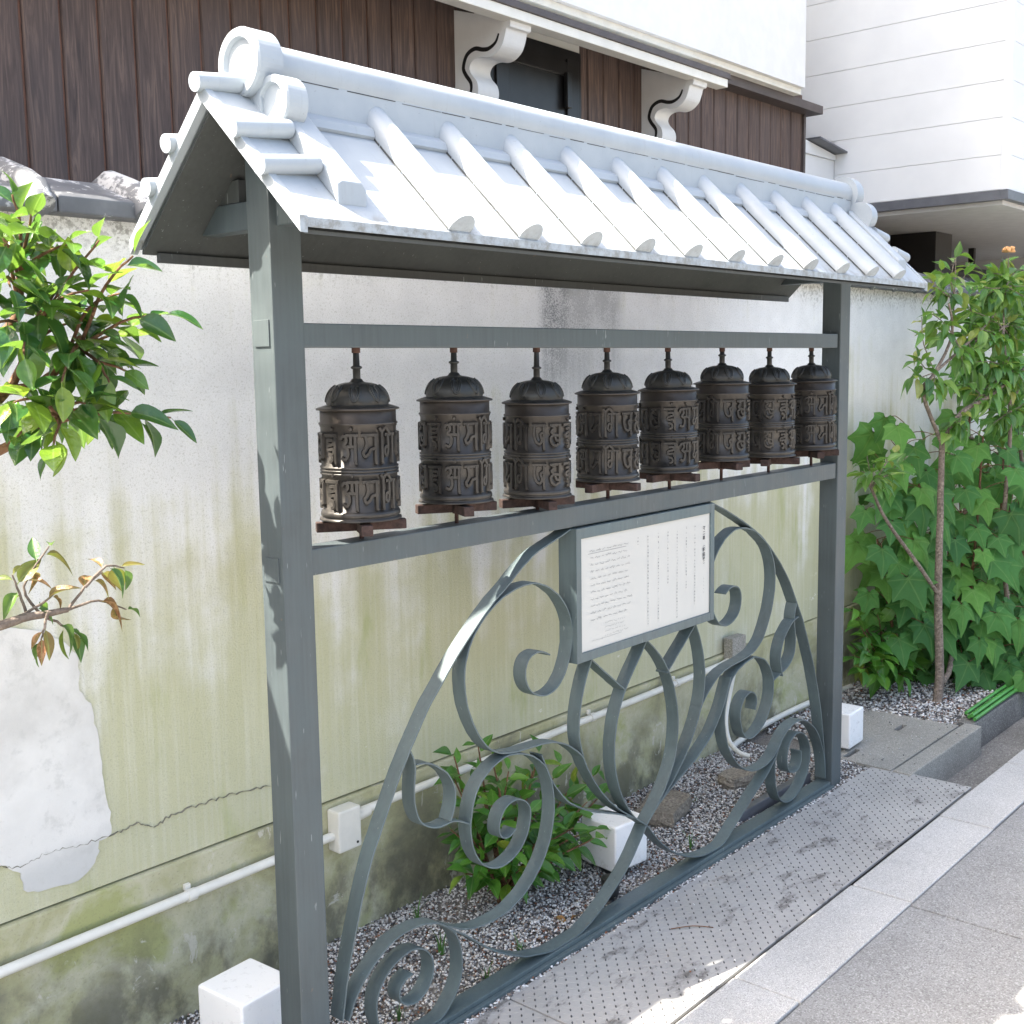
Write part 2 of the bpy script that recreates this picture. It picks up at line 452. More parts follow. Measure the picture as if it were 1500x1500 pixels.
STRIPS={'arch_l':[[973,1177],[957,1172],[942,1167],[927,1162],[911,1158],[896,1153],[880,1149],[865,1144],[849,1140],[834,1135],[819,1129],[805,1122],[791,1114],[776,1106],[763,1098],[749,1089],[736,1080],[723,1070],[710,1062],[696,1053],[682,1045],[668,1037],[655,1028],[642,1018],[629,1009],[616,999],[604,989],[591,978],[579,968],[567,958],[554,947],[542,936],[530,926],[518,915],[507,904],[495,892],[484,881],[473,869],[462,857],[451,846],[439,834],[428,823],[418,811],[408,798],[398,785],[389,772],[379,759],[370,746],[360,733],[351,720],[342,706],[333,693],[324,679],[316,665],[308,652],[300,638],[292,623],[284,609],[276,595],[268,581],[260,567],[253,553],[245,539],[237,525],[230,511],[223,496],[217,481],[211,466],[205,451],[200,436],[194,421],[189,406],[184,391],[179,375],[174,360],[169,344],[164,329],[160,314],[155,298],[151,283],[146,267],[143,252],[139,236],[136,220],[133,204],[130,188],[127,173],[124,157]],
'B_l':[[878,850],[863,858],[849,864],[833,867],[817,866],[802,862],[789,853],[781,840],[777,825],[777,810],[781,795],[788,781],[798,769],[811,759],[825,752],[840,747],[856,744],[872,744],[888,747],[902,752],[916,760],[928,771],[939,782],[948,796],[955,810],[962,824],[967,840],[971,855],[975,871],[976,887],[976,903],[973,918],[968,934],[962,948],[954,962],[945,975],[934,988],[924,1000],[912,1010],[898,1019],[885,1028],[871,1036],[856,1042],[841,1047],[826,1052],[810,1054],[794,1054],[778,1054],[762,1052],[746,1050],[730,1046],[715,1042],[699,1038],[685,1032],[670,1025],[656,1017],[642,1009],[629,1000],[616,990],[604,979],[593,968],[582,956],[573,942],[565,929],[559,914],[553,899],[549,883],[547,868],[546,852],[547,836],[548,820],[551,804],[554,788],[559,773],[565,758],[571,743],[578,729],[586,715],[594,701],[604,688],[614,675],[625,664],[637,654],[651,645],[665,638],[680,632],[696,628],[711,625],[727,622],[743,620],[759,619],[775,618],[791,617],[807,616],[823,615],[839,614],[855,612],[871,610],[887,607],[903,602],[918,597],[933,591],[947,584],[961,576],[974,567],[987,558],[1000,548],[1012,537],[1022,525],[1029,511],[1036,497],[1045,483],[1054,470],[1063,456],[1072,443],[1082,431],[1092,418],[1102,406],[1113,394],[1125,383],[1136,371],[1148,360],[1160,350],[1172,340],[1185,329],[1198,320],[1211,311],[1225,302],[1238,294],[1252,285],[1266,277],[1279,268]],
'E_l':[[1330,803],[1343,794],[1356,784],[1368,774],[1380,763],[1392,752],[1404,741],[1415,729],[1425,717],[1435,704],[1444,691],[1453,678],[1461,664],[1468,649],[1475,635],[1481,620],[1485,604],[1490,589],[1494,573],[1497,558],[1499,542],[1501,526],[1502,510],[1501,494],[1500,478],[1498,462],[1495,446],[1492,430],[1487,415],[1482,400],[1475,385],[1467,371],[1458,358],[1449,345],[1439,332],[1429,319],[1418,307],[1407,296],[1395,285],[1383,274],[1371,264],[1358,255],[1345,245],[1332,235],[1321,224],[1310,212],[1299,200],[1288,189],[1277,177],[1266,165],[1254,154],[1242,143],[1230,133],[1218,123],[1204,114],[1191,105],[1177,97],[1163,89],[1149,81],[1135,73],[1121,65],[1106,58],[1092,51],[1077,45],[1062,38],[1047,32],[1032,27],[1017,23],[1001,19],[985,17],[969,17],[953,17],[937,17],[921,17],[905,17],[889,17],[873,18],[857,21],[842,25],[826,29],[810,34],[795,38],[779,42],[764,47],[749,53],[735,60],[720,67],[706,75],[692,82],[678,90],[664,98],[650,106],[637,115],[624,124],[610,134],[598,144],[585,154],[573,164],[561,175],[548,185],[536,195],[523,205],[510,214],[497,223],[484,233],[471,243],[458,252],[445,262],[431,270],[417,276],[401,281],[386,285],[370,288],[354,289],[338,289],[322,289],[306,287],[290,284],[275,280],[261,273],[246,265],[233,257],[220,248],[207,238],[194,228],[183,217],[173,205],[163,192],[155,178],[148,163],[141,149]],
'F_l':[[839,585],[846,570],[853,556],[861,541],[868,527],[876,512],[884,498],[893,485],[903,472],[914,460],[925,447],[936,436],[948,424],[961,414],[974,406],[988,397],[1003,389],[1017,381],[1031,373],[1046,366],[1061,359],[1076,353],[1091,347],[1106,342],[1122,336],[1137,330],[1152,325],[1168,319],[1183,313],[1198,307],[1213,300],[1228,294],[1243,287],[1258,280],[1265,277]],
'D1_l':[[1062,800],[1054,786],[1046,771],[1038,756],[1031,741],[1025,725],[1019,709],[1014,693],[1010,677],[1006,661],[1004,644],[1002,628],[1002,611],[1003,594],[1006,578],[1010,562],[1015,546],[1021,530]],
'D2_l':[[1062,800],[1075,789],[1089,779],[1102,768],[1116,757],[1129,747],[1143,737],[1157,726],[1171,716],[1184,705],[1198,695],[1212,685],[1218,679]],
'G_l':[[466,250],[480,242],[494,234],[508,226],[523,219],[538,214],[553,209],[569,205],[585,203],[601,201],[617,200],[633,199],[649,200],[665,200],[681,202],[697,204],[712,209],[727,214],[742,219],[757,226],[771,234],[784,243],[797,252],[809,263],[821,274],[832,285],[842,298],[851,311],[859,325],[867,339],[872,354],[877,370],[881,385],[884,401],[886,417],[886,433],[886,449],[884,465],[881,481],[878,496],[872,511],[865,526],[858,540],[849,553],[837,564],[825,575],[812,584],[799,593],[784,600],[769,606],[754,611],[739,615],[723,618],[707,620],[691,620],[675,617],[660,613],[645,608],[630,601],[616,593],[603,584],[591,573],[581,561],[573,547],[567,532],[562,517],[559,501],[556,486],[555,469],[556,453],[559,438],[562,422],[568,407],[575,393],[584,379],[594,367],[606,357],[620,348],[634,341],[649,336],[665,333],[681,333],[696,335],[712,339],[727,345],[741,353],[753,363],[764,375],[773,388],[779,402],[784,418],[787,433],[787,449],[781,463],[771,475],[758,484],[743,491],[728,494],[712,493],[697,489],[683,481],[673,469],[666,455],[662,440],[663,425],[671,412],[684,405],[699,403],[714,407],[726,416]],
'H1_l':[[358,723],[365,709],[370,694],[372,678],[371,662],[369,645],[367,629],[367,613],[367,596],[370,580],[374,565],[381,550],[390,537],[403,527],[417,519],[432,513],[447,509],[463,508],[480,509],[496,508],[511,504],[526,498],[541,490],[555,483]],
'H2_l':[[374,687],[391,685],[407,681],[423,675],[437,667],[451,657],[465,647],[477,636],[487,622],[495,608],[501,593],[503,577],[502,560],[498,544],[492,528],[485,513]],
'I_l':[[458,253],[470,242],[482,231],[493,220],[501,206],[508,191],[512,176],[515,160],[517,144],[517,128],[516,112],[512,96],[506,81],[498,67],[488,55],[476,44],[464,33],[451,24],[436,18],[421,17],[404,17],[388,17],[372,17],[356,17],[340,17],[324,17],[308,19],[294,26],[280,34],[267,44],[256,56],[247,69],[239,83],[233,98],[229,113],[228,129],[228,145],[231,161],[237,176],[246,189],[256,201],[269,211],[282,220],[297,226],[313,231],[328,234],[344,235],[360,232],[375,227],[389,218],[400,207],[409,194],[414,179],[416,163],[414,147],[408,132],[399,120],[387,109],[373,102],[357,98],[342,100],[327,105],[313,114],[304,126],[301,141],[305,155],[316,166],[331,172],[346,175]],
'arch_r':[[1682,1181],[1697,1175],[1712,1170],[1727,1164],[1742,1158],[1757,1153],[1772,1147],[1787,1141],[1802,1134],[1817,1128],[1832,1121],[1847,1115],[1861,1108],[1876,1102],[1891,1095],[1905,1088],[1920,1081],[1934,1074],[1949,1066],[1963,1059],[1977,1051],[1991,1042],[2004,1033],[2018,1025],[2031,1016],[2045,1007],[2058,998],[2071,988],[2083,978],[2096,967],[2108,957],[2120,946],[2132,936],[2144,925],[2156,913],[2167,901],[2178,890],[2189,878],[2200,866],[2210,854],[2221,841],[2230,828],[2239,815],[2248,802],[2257,788],[2266,775],[2275,761],[2284,748],[2293,734],[2302,721],[2311,708],[2320,694],[2328,680],[2335,666],[2342,651],[2350,637],[2357,622],[2364,608],[2371,593],[2378,579],[2385,564],[2392,550],[2399,535],[2406,520],[2412,506],[2419,491],[2424,476],[2430,460],[2436,445],[2442,430],[2448,415],[2453,400],[2458,385],[2463,369],[2468,354],[2473,338],[2478,323],[2482,308],[2486,292],[2490,276],[2493,260],[2496,245],[2499,229],[2502,213],[2505,197],[2509,181],[2512,165],[2515,149],[2518,133],[2520,118],[2523,102],[2525,85],[2526,69],[2527,53],[2529,37]],
'E_r':[[1330,803],[1320,791],[1310,778],[1300,766],[1289,754],[1278,742],[1267,731],[1256,719],[1246,707],[1235,694],[1225,682],[1216,669],[1208,655],[1200,641],[1193,627],[1187,612],[1181,597],[1177,581],[1174,566],[1171,550],[1168,534],[1167,518],[1167,502],[1167,486],[1168,470],[1171,454],[1174,438],[1178,423],[1183,408],[1188,393],[1195,378],[1202,364],[1210,350],[1219,336],[1228,323],[1238,310],[1248,298],[1259,286],[1270,275],[1283,265],[1296,256],[1309,248],[1322,238],[1335,228],[1346,217],[1356,205],[1367,193],[1378,181],[1389,169],[1401,158],[1413,147],[1425,137],[1438,127],[1450,117],[1463,108],[1477,99],[1490,90],[1504,82],[1518,75],[1533,67],[1547,61],[1562,54],[1577,49],[1592,43],[1608,38],[1623,34],[1639,30],[1654,27],[1670,25],[1686,23],[1702,22],[1718,21],[1734,21],[1750,21],[1766,22],[1781,25],[1796,31],[1810,39],[1824,46],[1838,54],[1852,62],[1867,70],[1881,77],[1895,85],[1909,93],[1923,101],[1937,108],[1951,116],[1965,124],[1979,131],[1994,139],[2008,146],[2022,153],[2037,160],[2051,168],[2065,176],[2079,184],[2092,193],[2105,203],[2117,213],[2129,223],[2140,235],[2150,247],[2160,260],[2170,272],[2182,283],[2195,292],[2209,300],[2224,306],[2239,311],[2255,314],[2270,317],[2286,318],[2302,318],[2318,316],[2334,313],[2349,308],[2364,302],[2378,295],[2392,287],[2405,278],[2419,269],[2431,259],[2443,248],[2454,236],[2464,224],[2473,211],[2482,197],[2489,183],[2496,169],[2503,154],[2509,139],[2514,124],[2518,109],[2521,93],[2524,77],[2526,61],[2528,45],[2529,37]],
'G_r':[[2164,267],[2151,258],[2138,248],[2125,238],[2111,231],[2096,226],[2080,222],[2065,219],[2048,218],[2032,217],[2016,217],[2000,218],[1984,221],[1968,223],[1953,228],[1938,234],[1923,240],[1909,248],[1895,256],[1882,265],[1869,275],[1857,286],[1846,298],[1835,309],[1825,322],[1816,335],[1807,348],[1799,363],[1794,378],[1789,393],[1785,409],[1782,425],[1780,441],[1780,457],[1781,473],[1784,489],[1789,504],[1794,519],[1800,534],[1807,549],[1815,563],[1824,575],[1837,585],[1851,593],[1865,600],[1881,605],[1896,610],[1911,614],[1927,617],[1943,619],[1959,621],[1975,622],[1991,619],[2006,614],[2021,609],[2036,603],[2050,595],[2062,584],[2074,573],[2084,561],[2092,547],[2100,533],[2106,518],[2108,503],[2108,487],[2108,470],[2104,455],[2099,440],[2092,425],[2083,412],[2074,399],[2063,387],[2051,376],[2038,367],[2024,359],[2010,352],[1994,347],[1979,344],[1963,343],[1947,344],[1932,349],[1918,357],[1907,368],[1898,381],[1891,396],[1886,411],[1882,427],[1881,442],[1884,458],[1890,472],[1900,485],[1912,495],[1927,501],[1942,505],[1958,504],[1972,498],[1983,487],[1990,473],[1991,457],[1985,443],[1982,436]],
'I_r':[[2140,232],[2136,216],[2133,200],[2133,184],[2133,168],[2135,152],[2137,136],[2140,120],[2146,105],[2152,90],[2160,77],[2170,64],[2182,53],[2195,45],[2210,38],[2226,34],[2242,32],[2258,31],[2274,33],[2289,36],[2305,41],[2319,47],[2334,55],[2347,63],[2359,74],[2371,85],[2381,98],[2388,112],[2394,127],[2399,142],[2401,158],[2402,174],[2400,190],[2393,205],[2386,219],[2377,232],[2366,243],[2353,254],[2340,262],[2325,268],[2309,271],[2293,272],[2278,269],[2263,263],[2249,255],[2239,243],[2231,229],[2226,214],[2223,198],[2223,182],[2227,167],[2234,153],[2245,142],[2259,135],[2275,131],[2291,130],[2306,133],[2320,141],[2329,154],[2333,169],[2332,184],[2326,199]],
'H1_r':[[2277,756],[2271,741],[2265,725],[2261,710],[2261,694],[2264,678],[2267,662],[2270,646],[2272,629],[2272,613],[2270,597],[2266,581],[2258,567],[2247,556],[2234,546],[2220,538],[2205,532],[2189,528],[2172,524],[2156,520],[2140,516],[2124,512],[2116,510]],
'B_r':[[1782,870],[1797,878],[1811,884],[1827,887],[1843,886],[1858,882],[1871,873],[1879,860],[1883,845],[1883,830],[1879,814],[1872,800],[1862,788],[1849,779],[1835,772],[1819,767],[1804,764],[1788,764],[1772,767],[1757,773],[1743,780],[1731,791],[1721,803],[1712,816],[1705,830],[1698,845],[1693,860],[1689,876],[1685,891],[1684,907],[1684,923],[1687,939],[1692,954],[1698,969],[1706,983],[1716,996],[1726,1008],[1737,1020],[1749,1030],[1762,1039],[1775,1049],[1790,1056],[1805,1062],[1820,1067],[1835,1072],[1851,1074],[1867,1074],[1883,1074],[1899,1072],[1915,1070],[1931,1066],[1946,1062],[1961,1057],[1976,1051],[1991,1044],[2005,1037],[2019,1028],[2032,1019],[2044,1009],[2056,998],[2068,987],[2078,975],[2087,961],[2095,948],[2102,933],[2107,918],[2111,902],[2113,886],[2114,870],[2113,854],[2112,838],[2109,822],[2105,807],[2100,791],[2095,776],[2089,761],[2081,747],[2073,733],[2065,719],[2056,706],[2047,693],[2037,680],[2025,669],[2012,660],[1998,652],[1984,645],[1969,639],[1953,636],[1937,633],[1922,630],[1906,629],[1889,627],[1873,626],[1857,625],[1841,624],[1825,623],[1809,621],[1793,618],[1778,616],[1762,611],[1747,606],[1732,599],[1718,591],[1705,583],[1691,574],[1678,564],[1666,554],[1654,543],[1643,532],[1634,519],[1627,504],[1620,490],[1611,477],[1602,463],[1593,450],[1583,437],[1573,424],[1563,412],[1553,400],[1541,388],[1530,377],[1518,366],[1506,355],[1494,345],[1482,335],[1469,325],[1456,316],[1442,307],[1429,298],[1415,289],[1401,281],[1388,272],[1381,268]],
'F_r':[[1821,585],[1814,570],[1807,556],[1799,541],[1792,527],[1784,512],[1776,498],[1767,485],[1757,472],[1746,460],[1735,447],[1724,436],[1712,424],[1699,414],[1686,406],[1672,397],[1657,389],[1643,381],[1629,373],[1614,366],[1599,359],[1584,353],[1569,347],[1554,342],[1538,336],[1523,330],[1508,325],[1492,319],[1477,313],[1462,307],[1447,300],[1432,294],[1417,287],[1402,280],[1395,277]],
'H2_r':[[2286,706],[2269,703],[2253,699],[2238,692],[2224,683],[2211,673],[2198,663],[2186,651],[2176,638],[2168,623],[2161,608],[2157,592],[2156,576],[2158,560],[2162,544],[2168,528],[2175,513]],
'D1_r':[[1598,810],[1606,796],[1614,781],[1622,766],[1629,751],[1635,735],[1641,719],[1646,703],[1650,686],[1653,670],[1656,653],[1658,637],[1658,620],[1657,603],[1655,586],[1652,570],[1648,554],[1642,538],[1639,530]],
'D2_r':[[1598,800],[1585,789],[1571,779],[1558,768],[1544,757],[1531,747],[1517,737],[1503,726],[1489,716],[1476,705],[1462,695],[1448,685],[1442,679]]}

# ------------------------------------------------------------------ mesh helpers
def link(o, parent=None):
    COL.objects.link(o)
    if parent is not None:
        o.parent = parent
        o.matrix_parent_inverse = Matrix.Translation(-world_loc(parent))
    return o

def world_loc(o):
    # empties stand at a thing's base; meshes are built in world coordinates
    return o.location.copy() if o.type == 'EMPTY' else Vector((0, 0, 0))

def local_child(o, parent):
    """child whose coordinates are local to its thing"""
    COL.objects.link(o)
    o.parent = parent
    return o

def me_from(name, V, F, mat, smooth=False):
    me = bpy.data.meshes.new(name)
    me.from_pydata([tuple(v) for v in V], [], F)
    me.materials.append(mat)
    if smooth:
        me.polygons.foreach_set('use_smooth', [True]*len(me.polygons))
    me.update()
    return me

def fix_normals(me):
    b = bmesh.new()
    b.from_mesh(me)
    bmesh.ops.recalc_face_normals(b, faces=b.faces)
    b.to_mesh(me)
    b.free()

class MB:
    """collects geometry for ONE mesh object"""
    def __init__(s):
        s.V = []
        s.F = []
        s.S = []
    def add(s, V, F, smooth=False):
        o = len(s.V)
        s.V += [tuple(v) for v in V]
        s.F += [tuple(i+o for i in f) for f in F]
        s.S += [smooth]*len(F)
        return s
    def box(s, x0, x1, y0, y1, z0, z1):
        V = [(x, y, z) for z in (z0, z1) for y in (y0, y1) for x in (x0, x1)]
        return s.add(V, [(0, 2, 3, 1), (4, 5, 7, 6), (0, 1, 5, 4), (2, 6, 7, 3), (0, 4, 6, 2), (1, 3, 7, 5)])
    def tube(s, pts, rad, seg=8, cap=True, smooth=True):
        pts = [Vector(p) for p in pts]
        n = len(pts)
        if isinstance(rad, (int, float)):
            rad = [rad]*n
        t0 = (pts[1]-pts[0]).normalized()
        ref = Vector((0, 0, 1)) if abs(t0.z) < .9 else Vector((1, 0, 0))
        nx = t0.cross(ref).normalized()
        V = []
        for i, p in enumerate(pts):
            t = (pts[min(i+1, n-1)]-pts[max(i-1, 0)]).normalized()
            nx = (nx - t*nx.dot(t)).normalized()
            ny = t.cross(nx)
            for k in range(seg):
                a = 2*math.pi*k/seg
                V.append(p + (nx*math.cos(a)+ny*math.sin(a))*rad[i])
        F = []
        for i in range(n-1):
            for k in range(seg):
                a = i*seg+k
                b = i*seg+(k+1) % seg
                F.append((a, b, b+seg, a+seg))
        s.add(V, F, smooth)
        if cap:
            s.add(V[:seg], [tuple(range(seg))[::-1]])
            s.add(V[-seg:], [tuple(range(seg))])
        return s
    def lathe(s, prof, seg=48, wob=None, axis='Z', c=(0, 0, 0)):
        V = []
        for (r, z) in prof:
            for k in range(seg):
                a = 2*math.pi*k/seg
                rr = r if wob is None else wob(r, z, a)
                V.append((c[0]+rr*math.cos(a), c[1]+rr*math.sin(a), c[2]+z))
        F = []
        for i in range(len(prof)-1):
            for k in range(seg):
                a = i*seg+k
                b = i*seg+(k+1) % seg
                F.append((a, b, b+seg, a+seg))
        return s.add(V, F, True)
    def prism(s, poly, axis, a, b):
        """extrude a 2D outline along an axis: axis 'X' poly=(y,z), 'Y' poly=(x,z), 'Z' poly=(x,y)"""
        def P(u, v, w):
            return {'X': (w, u, v), 'Y': (u, w, v), 'Z': (u, v, w)}[axis]
        n = len(poly)
        V = [P(u, v, a) for u, v in poly]+[P(u, v, b) for u, v in poly]
        F = [tuple(range(n)), tuple(range(n, 2*n))[::-1]]
        for i in range(n):
            j = (i+1) % n
            F.append((i, i+n, j+n, j))
        return s.add(V, F)
    def build(s, name, mat, parent=None, bevel=0, local=False, segs=2):
        me = bpy.data.meshes.new(name)
        me.from_pydata(s.V, [], s.F)
        me.polygons.foreach_set('use_smooth', s.S)
        me.materials.append(mat)
        b = bmesh.new()
        b.from_mesh(me)
        bmesh.ops.recalc_face_normals(b, faces=b.faces)
        if bevel:
            ed = [e for e in b.edges if len(e.link_faces) == 2 and e.calc_face_angle(0) > .6]
            bmesh.ops.bevel(b, geom=ed, offset=bevel, segments=segs, profile=.6, affect='EDGES', clamp_overlap=True)
        b.to_mesh(me)
        b.free()
        me.update()
        o = bpy.data.objects.new(name, me)
        if parent is not None and local:
            local_child(o, parent)
        else:
            link(o, parent)
        return o

def tag(o, label=None, cat=None, group=None, kind=None):
    if label:
        o['label'] = label
    if cat:
        o['category'] = cat
    if group:
        o['group'] = group
    if kind:
        o['kind'] = kind
    return o

def empty(name, loc=(0, 0, 0)):
    o = bpy.data.objects.new(name, None)
    o.location = loc
    o.empty_display_size = .1
    COL.objects.link(o)
    return o

def put_mesh(name, me, M, parent):
    o = bpy.data.objects.new(name, me)
    COL.objects.link(o)
    o.parent = parent
    o.matrix_parent_inverse = Matrix.Translation(-world_loc(parent))
    o.matrix_basis = M
    return o

def catmull(pts, k=4):
    pts = [Vector(p) for p in pts]
    out = []
    n = len(pts)
    for i in range(n-1):
        p0 = pts[max(i-1, 0)]
        p1, p2 = pts[i], pts[i+1]
        p3 = pts[min(i+2, n-1)]
        for j in range(k):
            t = j/k
            out.append(.5*((2*p1)+(p2-p0)*t+(2*p0-5*p1+4*p2-p3)*t*t+(3*p1-p0-3*p2+p3)*t**3))
    out.append(pts[-1])
    return out

# ------------------------------------------------------------------ the setting: ground
WY = 0.564          # front face of the garden wall
tag(MB().box(-60, 60, -60, 60, -.5, -.36).build('ground', MAT['earth']), kind='structure')
JX = 1.79
pv = empty('pavement', (JX, -3, -.15))
tag(pv, kind='structure')
for a, b in ((-9, JX-.004), (JX+.004, 14)):
    MB().box(a, b, -7, -.622, -.3, -.003).build('slab', MAT['asphalt'], pv, bevel=.004)
kb = empty('kerb', (1, -.52, -.15))
tag(kb, kind='structure')
kx = 1.812-.715*8
kwid = .715
while kx < 12:
    MB().box(kx+.003, kx+kwid-.003, -.617+random.uniform(-.002, .002), -.427+random.uniform(-.002, .002), -.25, random.uniform(-.002, .001)).build('kerb_stone', MAT['kerb'], kb, bevel=.005)
    kx += kwid
gt = MB()
gt.box(-6, 12, -.427, -.15, -.25, -.135)                                   # channel floor
gt.prism([(-.425, -.135), (-.425, -.045), (-.405, -.045), (-.335, -.135)], 'X', -6, 12)
tag(gt.build('gutter', MAT['gutter'], bevel=.004), kind='structure')
cw = MB()
cw.box(3.668, 12, -.148, -.075, -.25, -.004)
tag(cw.build('gutter_edge', MAT['gutter'], bevel=.006), kind='structure')
cw = MB()
cw.box(-6, 2.855, -.150, -.030, -.25, -.03)
tag(cw.build('gutter_ledge', MAT['gutter'], bevel=.006), kind='structure')
bed = MB().box(-6, 2.87, -.03, WY+.05, -.3, -.014)
tag(bed.build('planting_bed', MAT['soil']), kind='structure')
bed = MB().box(3.60, 9, -.08, 1.4, -.3, -.012)
bed.box(2.87, 3.60, .30, 1.4, -.3, -.012)
tag(bed.build('planting_bed', MAT['soil']), kind='structure')

# gravel: real stones, uncountable
def stones(name, spots, smin, smax, label, brown=.12):
    n = len(spots)
    g = (1+5**.5)/2
    ico = np.array([(-1, g, 0), (1, g, 0), (-1, -g, 0), (1, -g, 0), (0, -1, g), (0, 1, g), (0, -1, -g), (0, 1, -g), (g, 0, -1), (g, 0, 1), (-g, 0, -1), (-g, 0, 1)])/1.9
    tri = np.array([(0, 11, 5), (0, 5, 1), (0, 1, 7), (0, 7, 10), (0, 10, 11), (1, 5, 9), (5, 11, 4), (11, 10, 2), (10, 7, 6), (7, 1, 8), (3, 9, 4), (3, 4, 2), (3, 2, 6), (3, 6, 8), (3, 8, 9), (4, 9, 5), (2, 4, 11), (6, 2, 10), (8, 6, 7), (9, 8, 1)])
    s = RNG.uniform(smin, smax, n)*.5
    sh = np.stack([np.ones(n), RNG.uniform(.6, 1.0, n), RNG.uniform(.45, .8, n)], 1)
    P = ico[None]*sh[:, None, :]*(1+RNG.uniform(-.22, .22, (n, 12, 1)))
    a = RNG.uniform(0, 6.283, n)
    tl = RNG.uniform(-.6, .6, n)
    ct, st = np.cos(tl)[:, None], np.sin(tl)[:, None]
    y, z = P[..., 1]*ct-P[..., 2]*st, P[..., 1]*st+P[..., 2]*ct
    ca, sa = np.cos(a)[:, None], np.sin(a)[:, None]
    x, y = P[..., 0]*ca-y*sa, P[..., 0]*sa+y*ca
    V = np.stack([x, y, z], 2)*s[:, None, None]+spots[:, None, :]
    Fi = tri[None]+(np.arange(n)*12)[:, None, None]
    me = bpy.data.meshes.new(name)
    me.vertices.add(n*12)
    me.vertices.foreach_set('co', V.reshape(-1))
    me.loops.add(n*60)
    me.loops.foreach_set('vertex_index', Fi.reshape(-1).astype(np.int32))
    me.polygons.add(n*20)
    me.polygons.foreach_set('loop_start', np.arange(0, n*60, 3, dtype=np.int32))
    me.update(calc_edges=True)
    u = RNG.uniform(0, 1, n)
    base = np.where(u[:, None] < .40, np.array([.66, .645, .63]), np.where(u[:, None] < .62, np.array([.42, .405, .39]), np.where(u[:, None] < .86, np.array([.12, .117, .12]), np.array([.25, .20, .165]))))
    base = np.where((u > 1-brown*.3)[:, None], np.array([.22, .10, .06]), base)*RNG.uniform(.75, 1.2, (n, 1))
    at_ = me.attributes.new('col', 'FLOAT_COLOR', 'POINT')
    c = np.ones((n, 12, 4))
    c[..., :3] = base[:, None, :]
    at_.data.foreach_set('color', c.reshape(-1))
    me.materials.append(MAT['gravel'])
    o = bpy.data.objects.new(name, me)
    COL.objects.link(o)
    tag(o, label, 'gravel', None, 'stuff')
    return o

def scatter(n, x0, x1, y0, y1, hz=.010):
    x = RNG.uniform(x0, x1, n)
    y = RNG.uniform(y0, y1, n)
    z = -.012+RNG.uniform(0, hz, n)+.010*np.sin(x*7+1)*np.sin(y*11)
    return np.stack([x, y, z], 1)
stones('gravel', np.concatenate([scatter(46000, .0, 2.85, .06, WY, .012), scatter(2500, -.6, .0, .0, WY, .012), scatter(1800, .0, 2.85, -.028, -.004, .006), scatter(900, 2.64, 2.86, -.02, .32)]), 0.0058, .0112, 'grey and white gravel in the bed below the prayer wheels')
stones('gravel', np.concatenate([scatter(9000, 3.58, 4.9, -.07, .56, .016), scatter(900, 3.0, 3.6, .31, .56, .012)]), .010, .018, 'grey gravel around the foot of the tree at right')
loose = np.concatenate([scatter(60, 2.9, 3.62, -.17, .30, .0), scatter(70, .7, 2.85, -.40, -.03, 0)])
loose[:, 2] = .004
stones('loose_pebbles', loose, .004, .008, 'loose pebbles scattered on the concrete slab and tread plate')

# concrete cover slab with two lifting slots (outline with notches cut through)
sl = empty('cover_slab', (3.25, .07, 0))
tag(sl, 'weathered concrete cover slab with lifting slots beside the gutter', 'slab')
m = MB()
m.box(2.865, 3.655, -.188, -.112, -.25, .0)
m.build('edge_strip', MAT['concrete'], sl, bevel=.006)
def slotted(y0, y1, slots):
    b = MB()
    xs = sorted({2.868, 3.60} | {q for s in slots for q in s[:2]})
    for i in range(len(xs)-1):
        a, c = xs[i], xs[i+1]
        cut = [s for s in slots if s[0] <= a and c <= s[1]]
        if cut:
            ya, yb = cut[0][2], cut[0][3]
            b.box(a, c, y0, ya, -.07, .0)
            b.box(a, c, yb, y1, -.07, .0)
        else:
            b.box(a, c, y0, y1, -.07, .0)
    return b
slotted(-.105, .30, [(2.90, 3.02, .09, .115), (3.36, 3.46, .07, .095)]).build('cover', MAT['concrete'], sl)
MB().box(2.87, 3.6, -.11, .3, -.2, -.09).build('pit_floor', MAT['crack'], sl)

# tread plates over the gutter
def tread_plate(x0, x1, label):
    r = empty('tread_plate', ((x0+x1)/2, -.21, 0))
    tag(r, label, 'metal plate', 'tread plates over the gutter')
    MB().box(x0, x1, -.412, -.022, -.016, -.006).build('sheet', MAT['plate'], r, bevel=.0015)
    pitch = .0215
    # the studs of one direction take the plate colour, those across it a darker one
    for par, ang, mt in ((0, math.radians(-49), 'plate'), (1, math.radians(41), 'platedark')):
        V = []
        F = []
        L, W, H = (.0095, .0030, .0009) if par == 0 else (.0072, .0024, .0022)
        ca, sa = math.cos(ang), math.sin(ang)
        i = 0
        x = x0+.012
        while x < x1-.008:
            y = -.402
            j = 0
            while y < -.028:
                if (i+j) % 2 == par:
                    o = len(V)
                    for (u, v, h) in ((-L, 0, 0), (-L*.35, -W, 0), (L*.35, -W, 0), (L, 0, 0), (L*.35, W, 0), (-L*.35, W, 0), (-L*.55, 0, H), (L*.55, 0, H)):
                        V.append((x+u*ca-v*sa, y+u*sa+v*ca, -.0062+h))
                    F += [(o, o+1, o+6), (o+1, o+2, o+7, o+6), (o+2, o+3, o+7), (o+3, o+4, o+7), (o+4, o+5, o+6, o+7), (o+5, o, o+6)]
                y += pitch*.92
                j += 1
            x += pitch
            i += 1
        o = bpy.data.objects.new('raised_studs', me_from('raised_studs', V, F, MAT[mt]))
        link(o, r)
        o['kind'] = 'stuff'
    return r
tread_plate(-1.9, .643, 'nearer grey tread plate at the foot of the left post')
tread_plate(.649, 2.893, 'long grey tread plate running below the scrollwork to the far post')

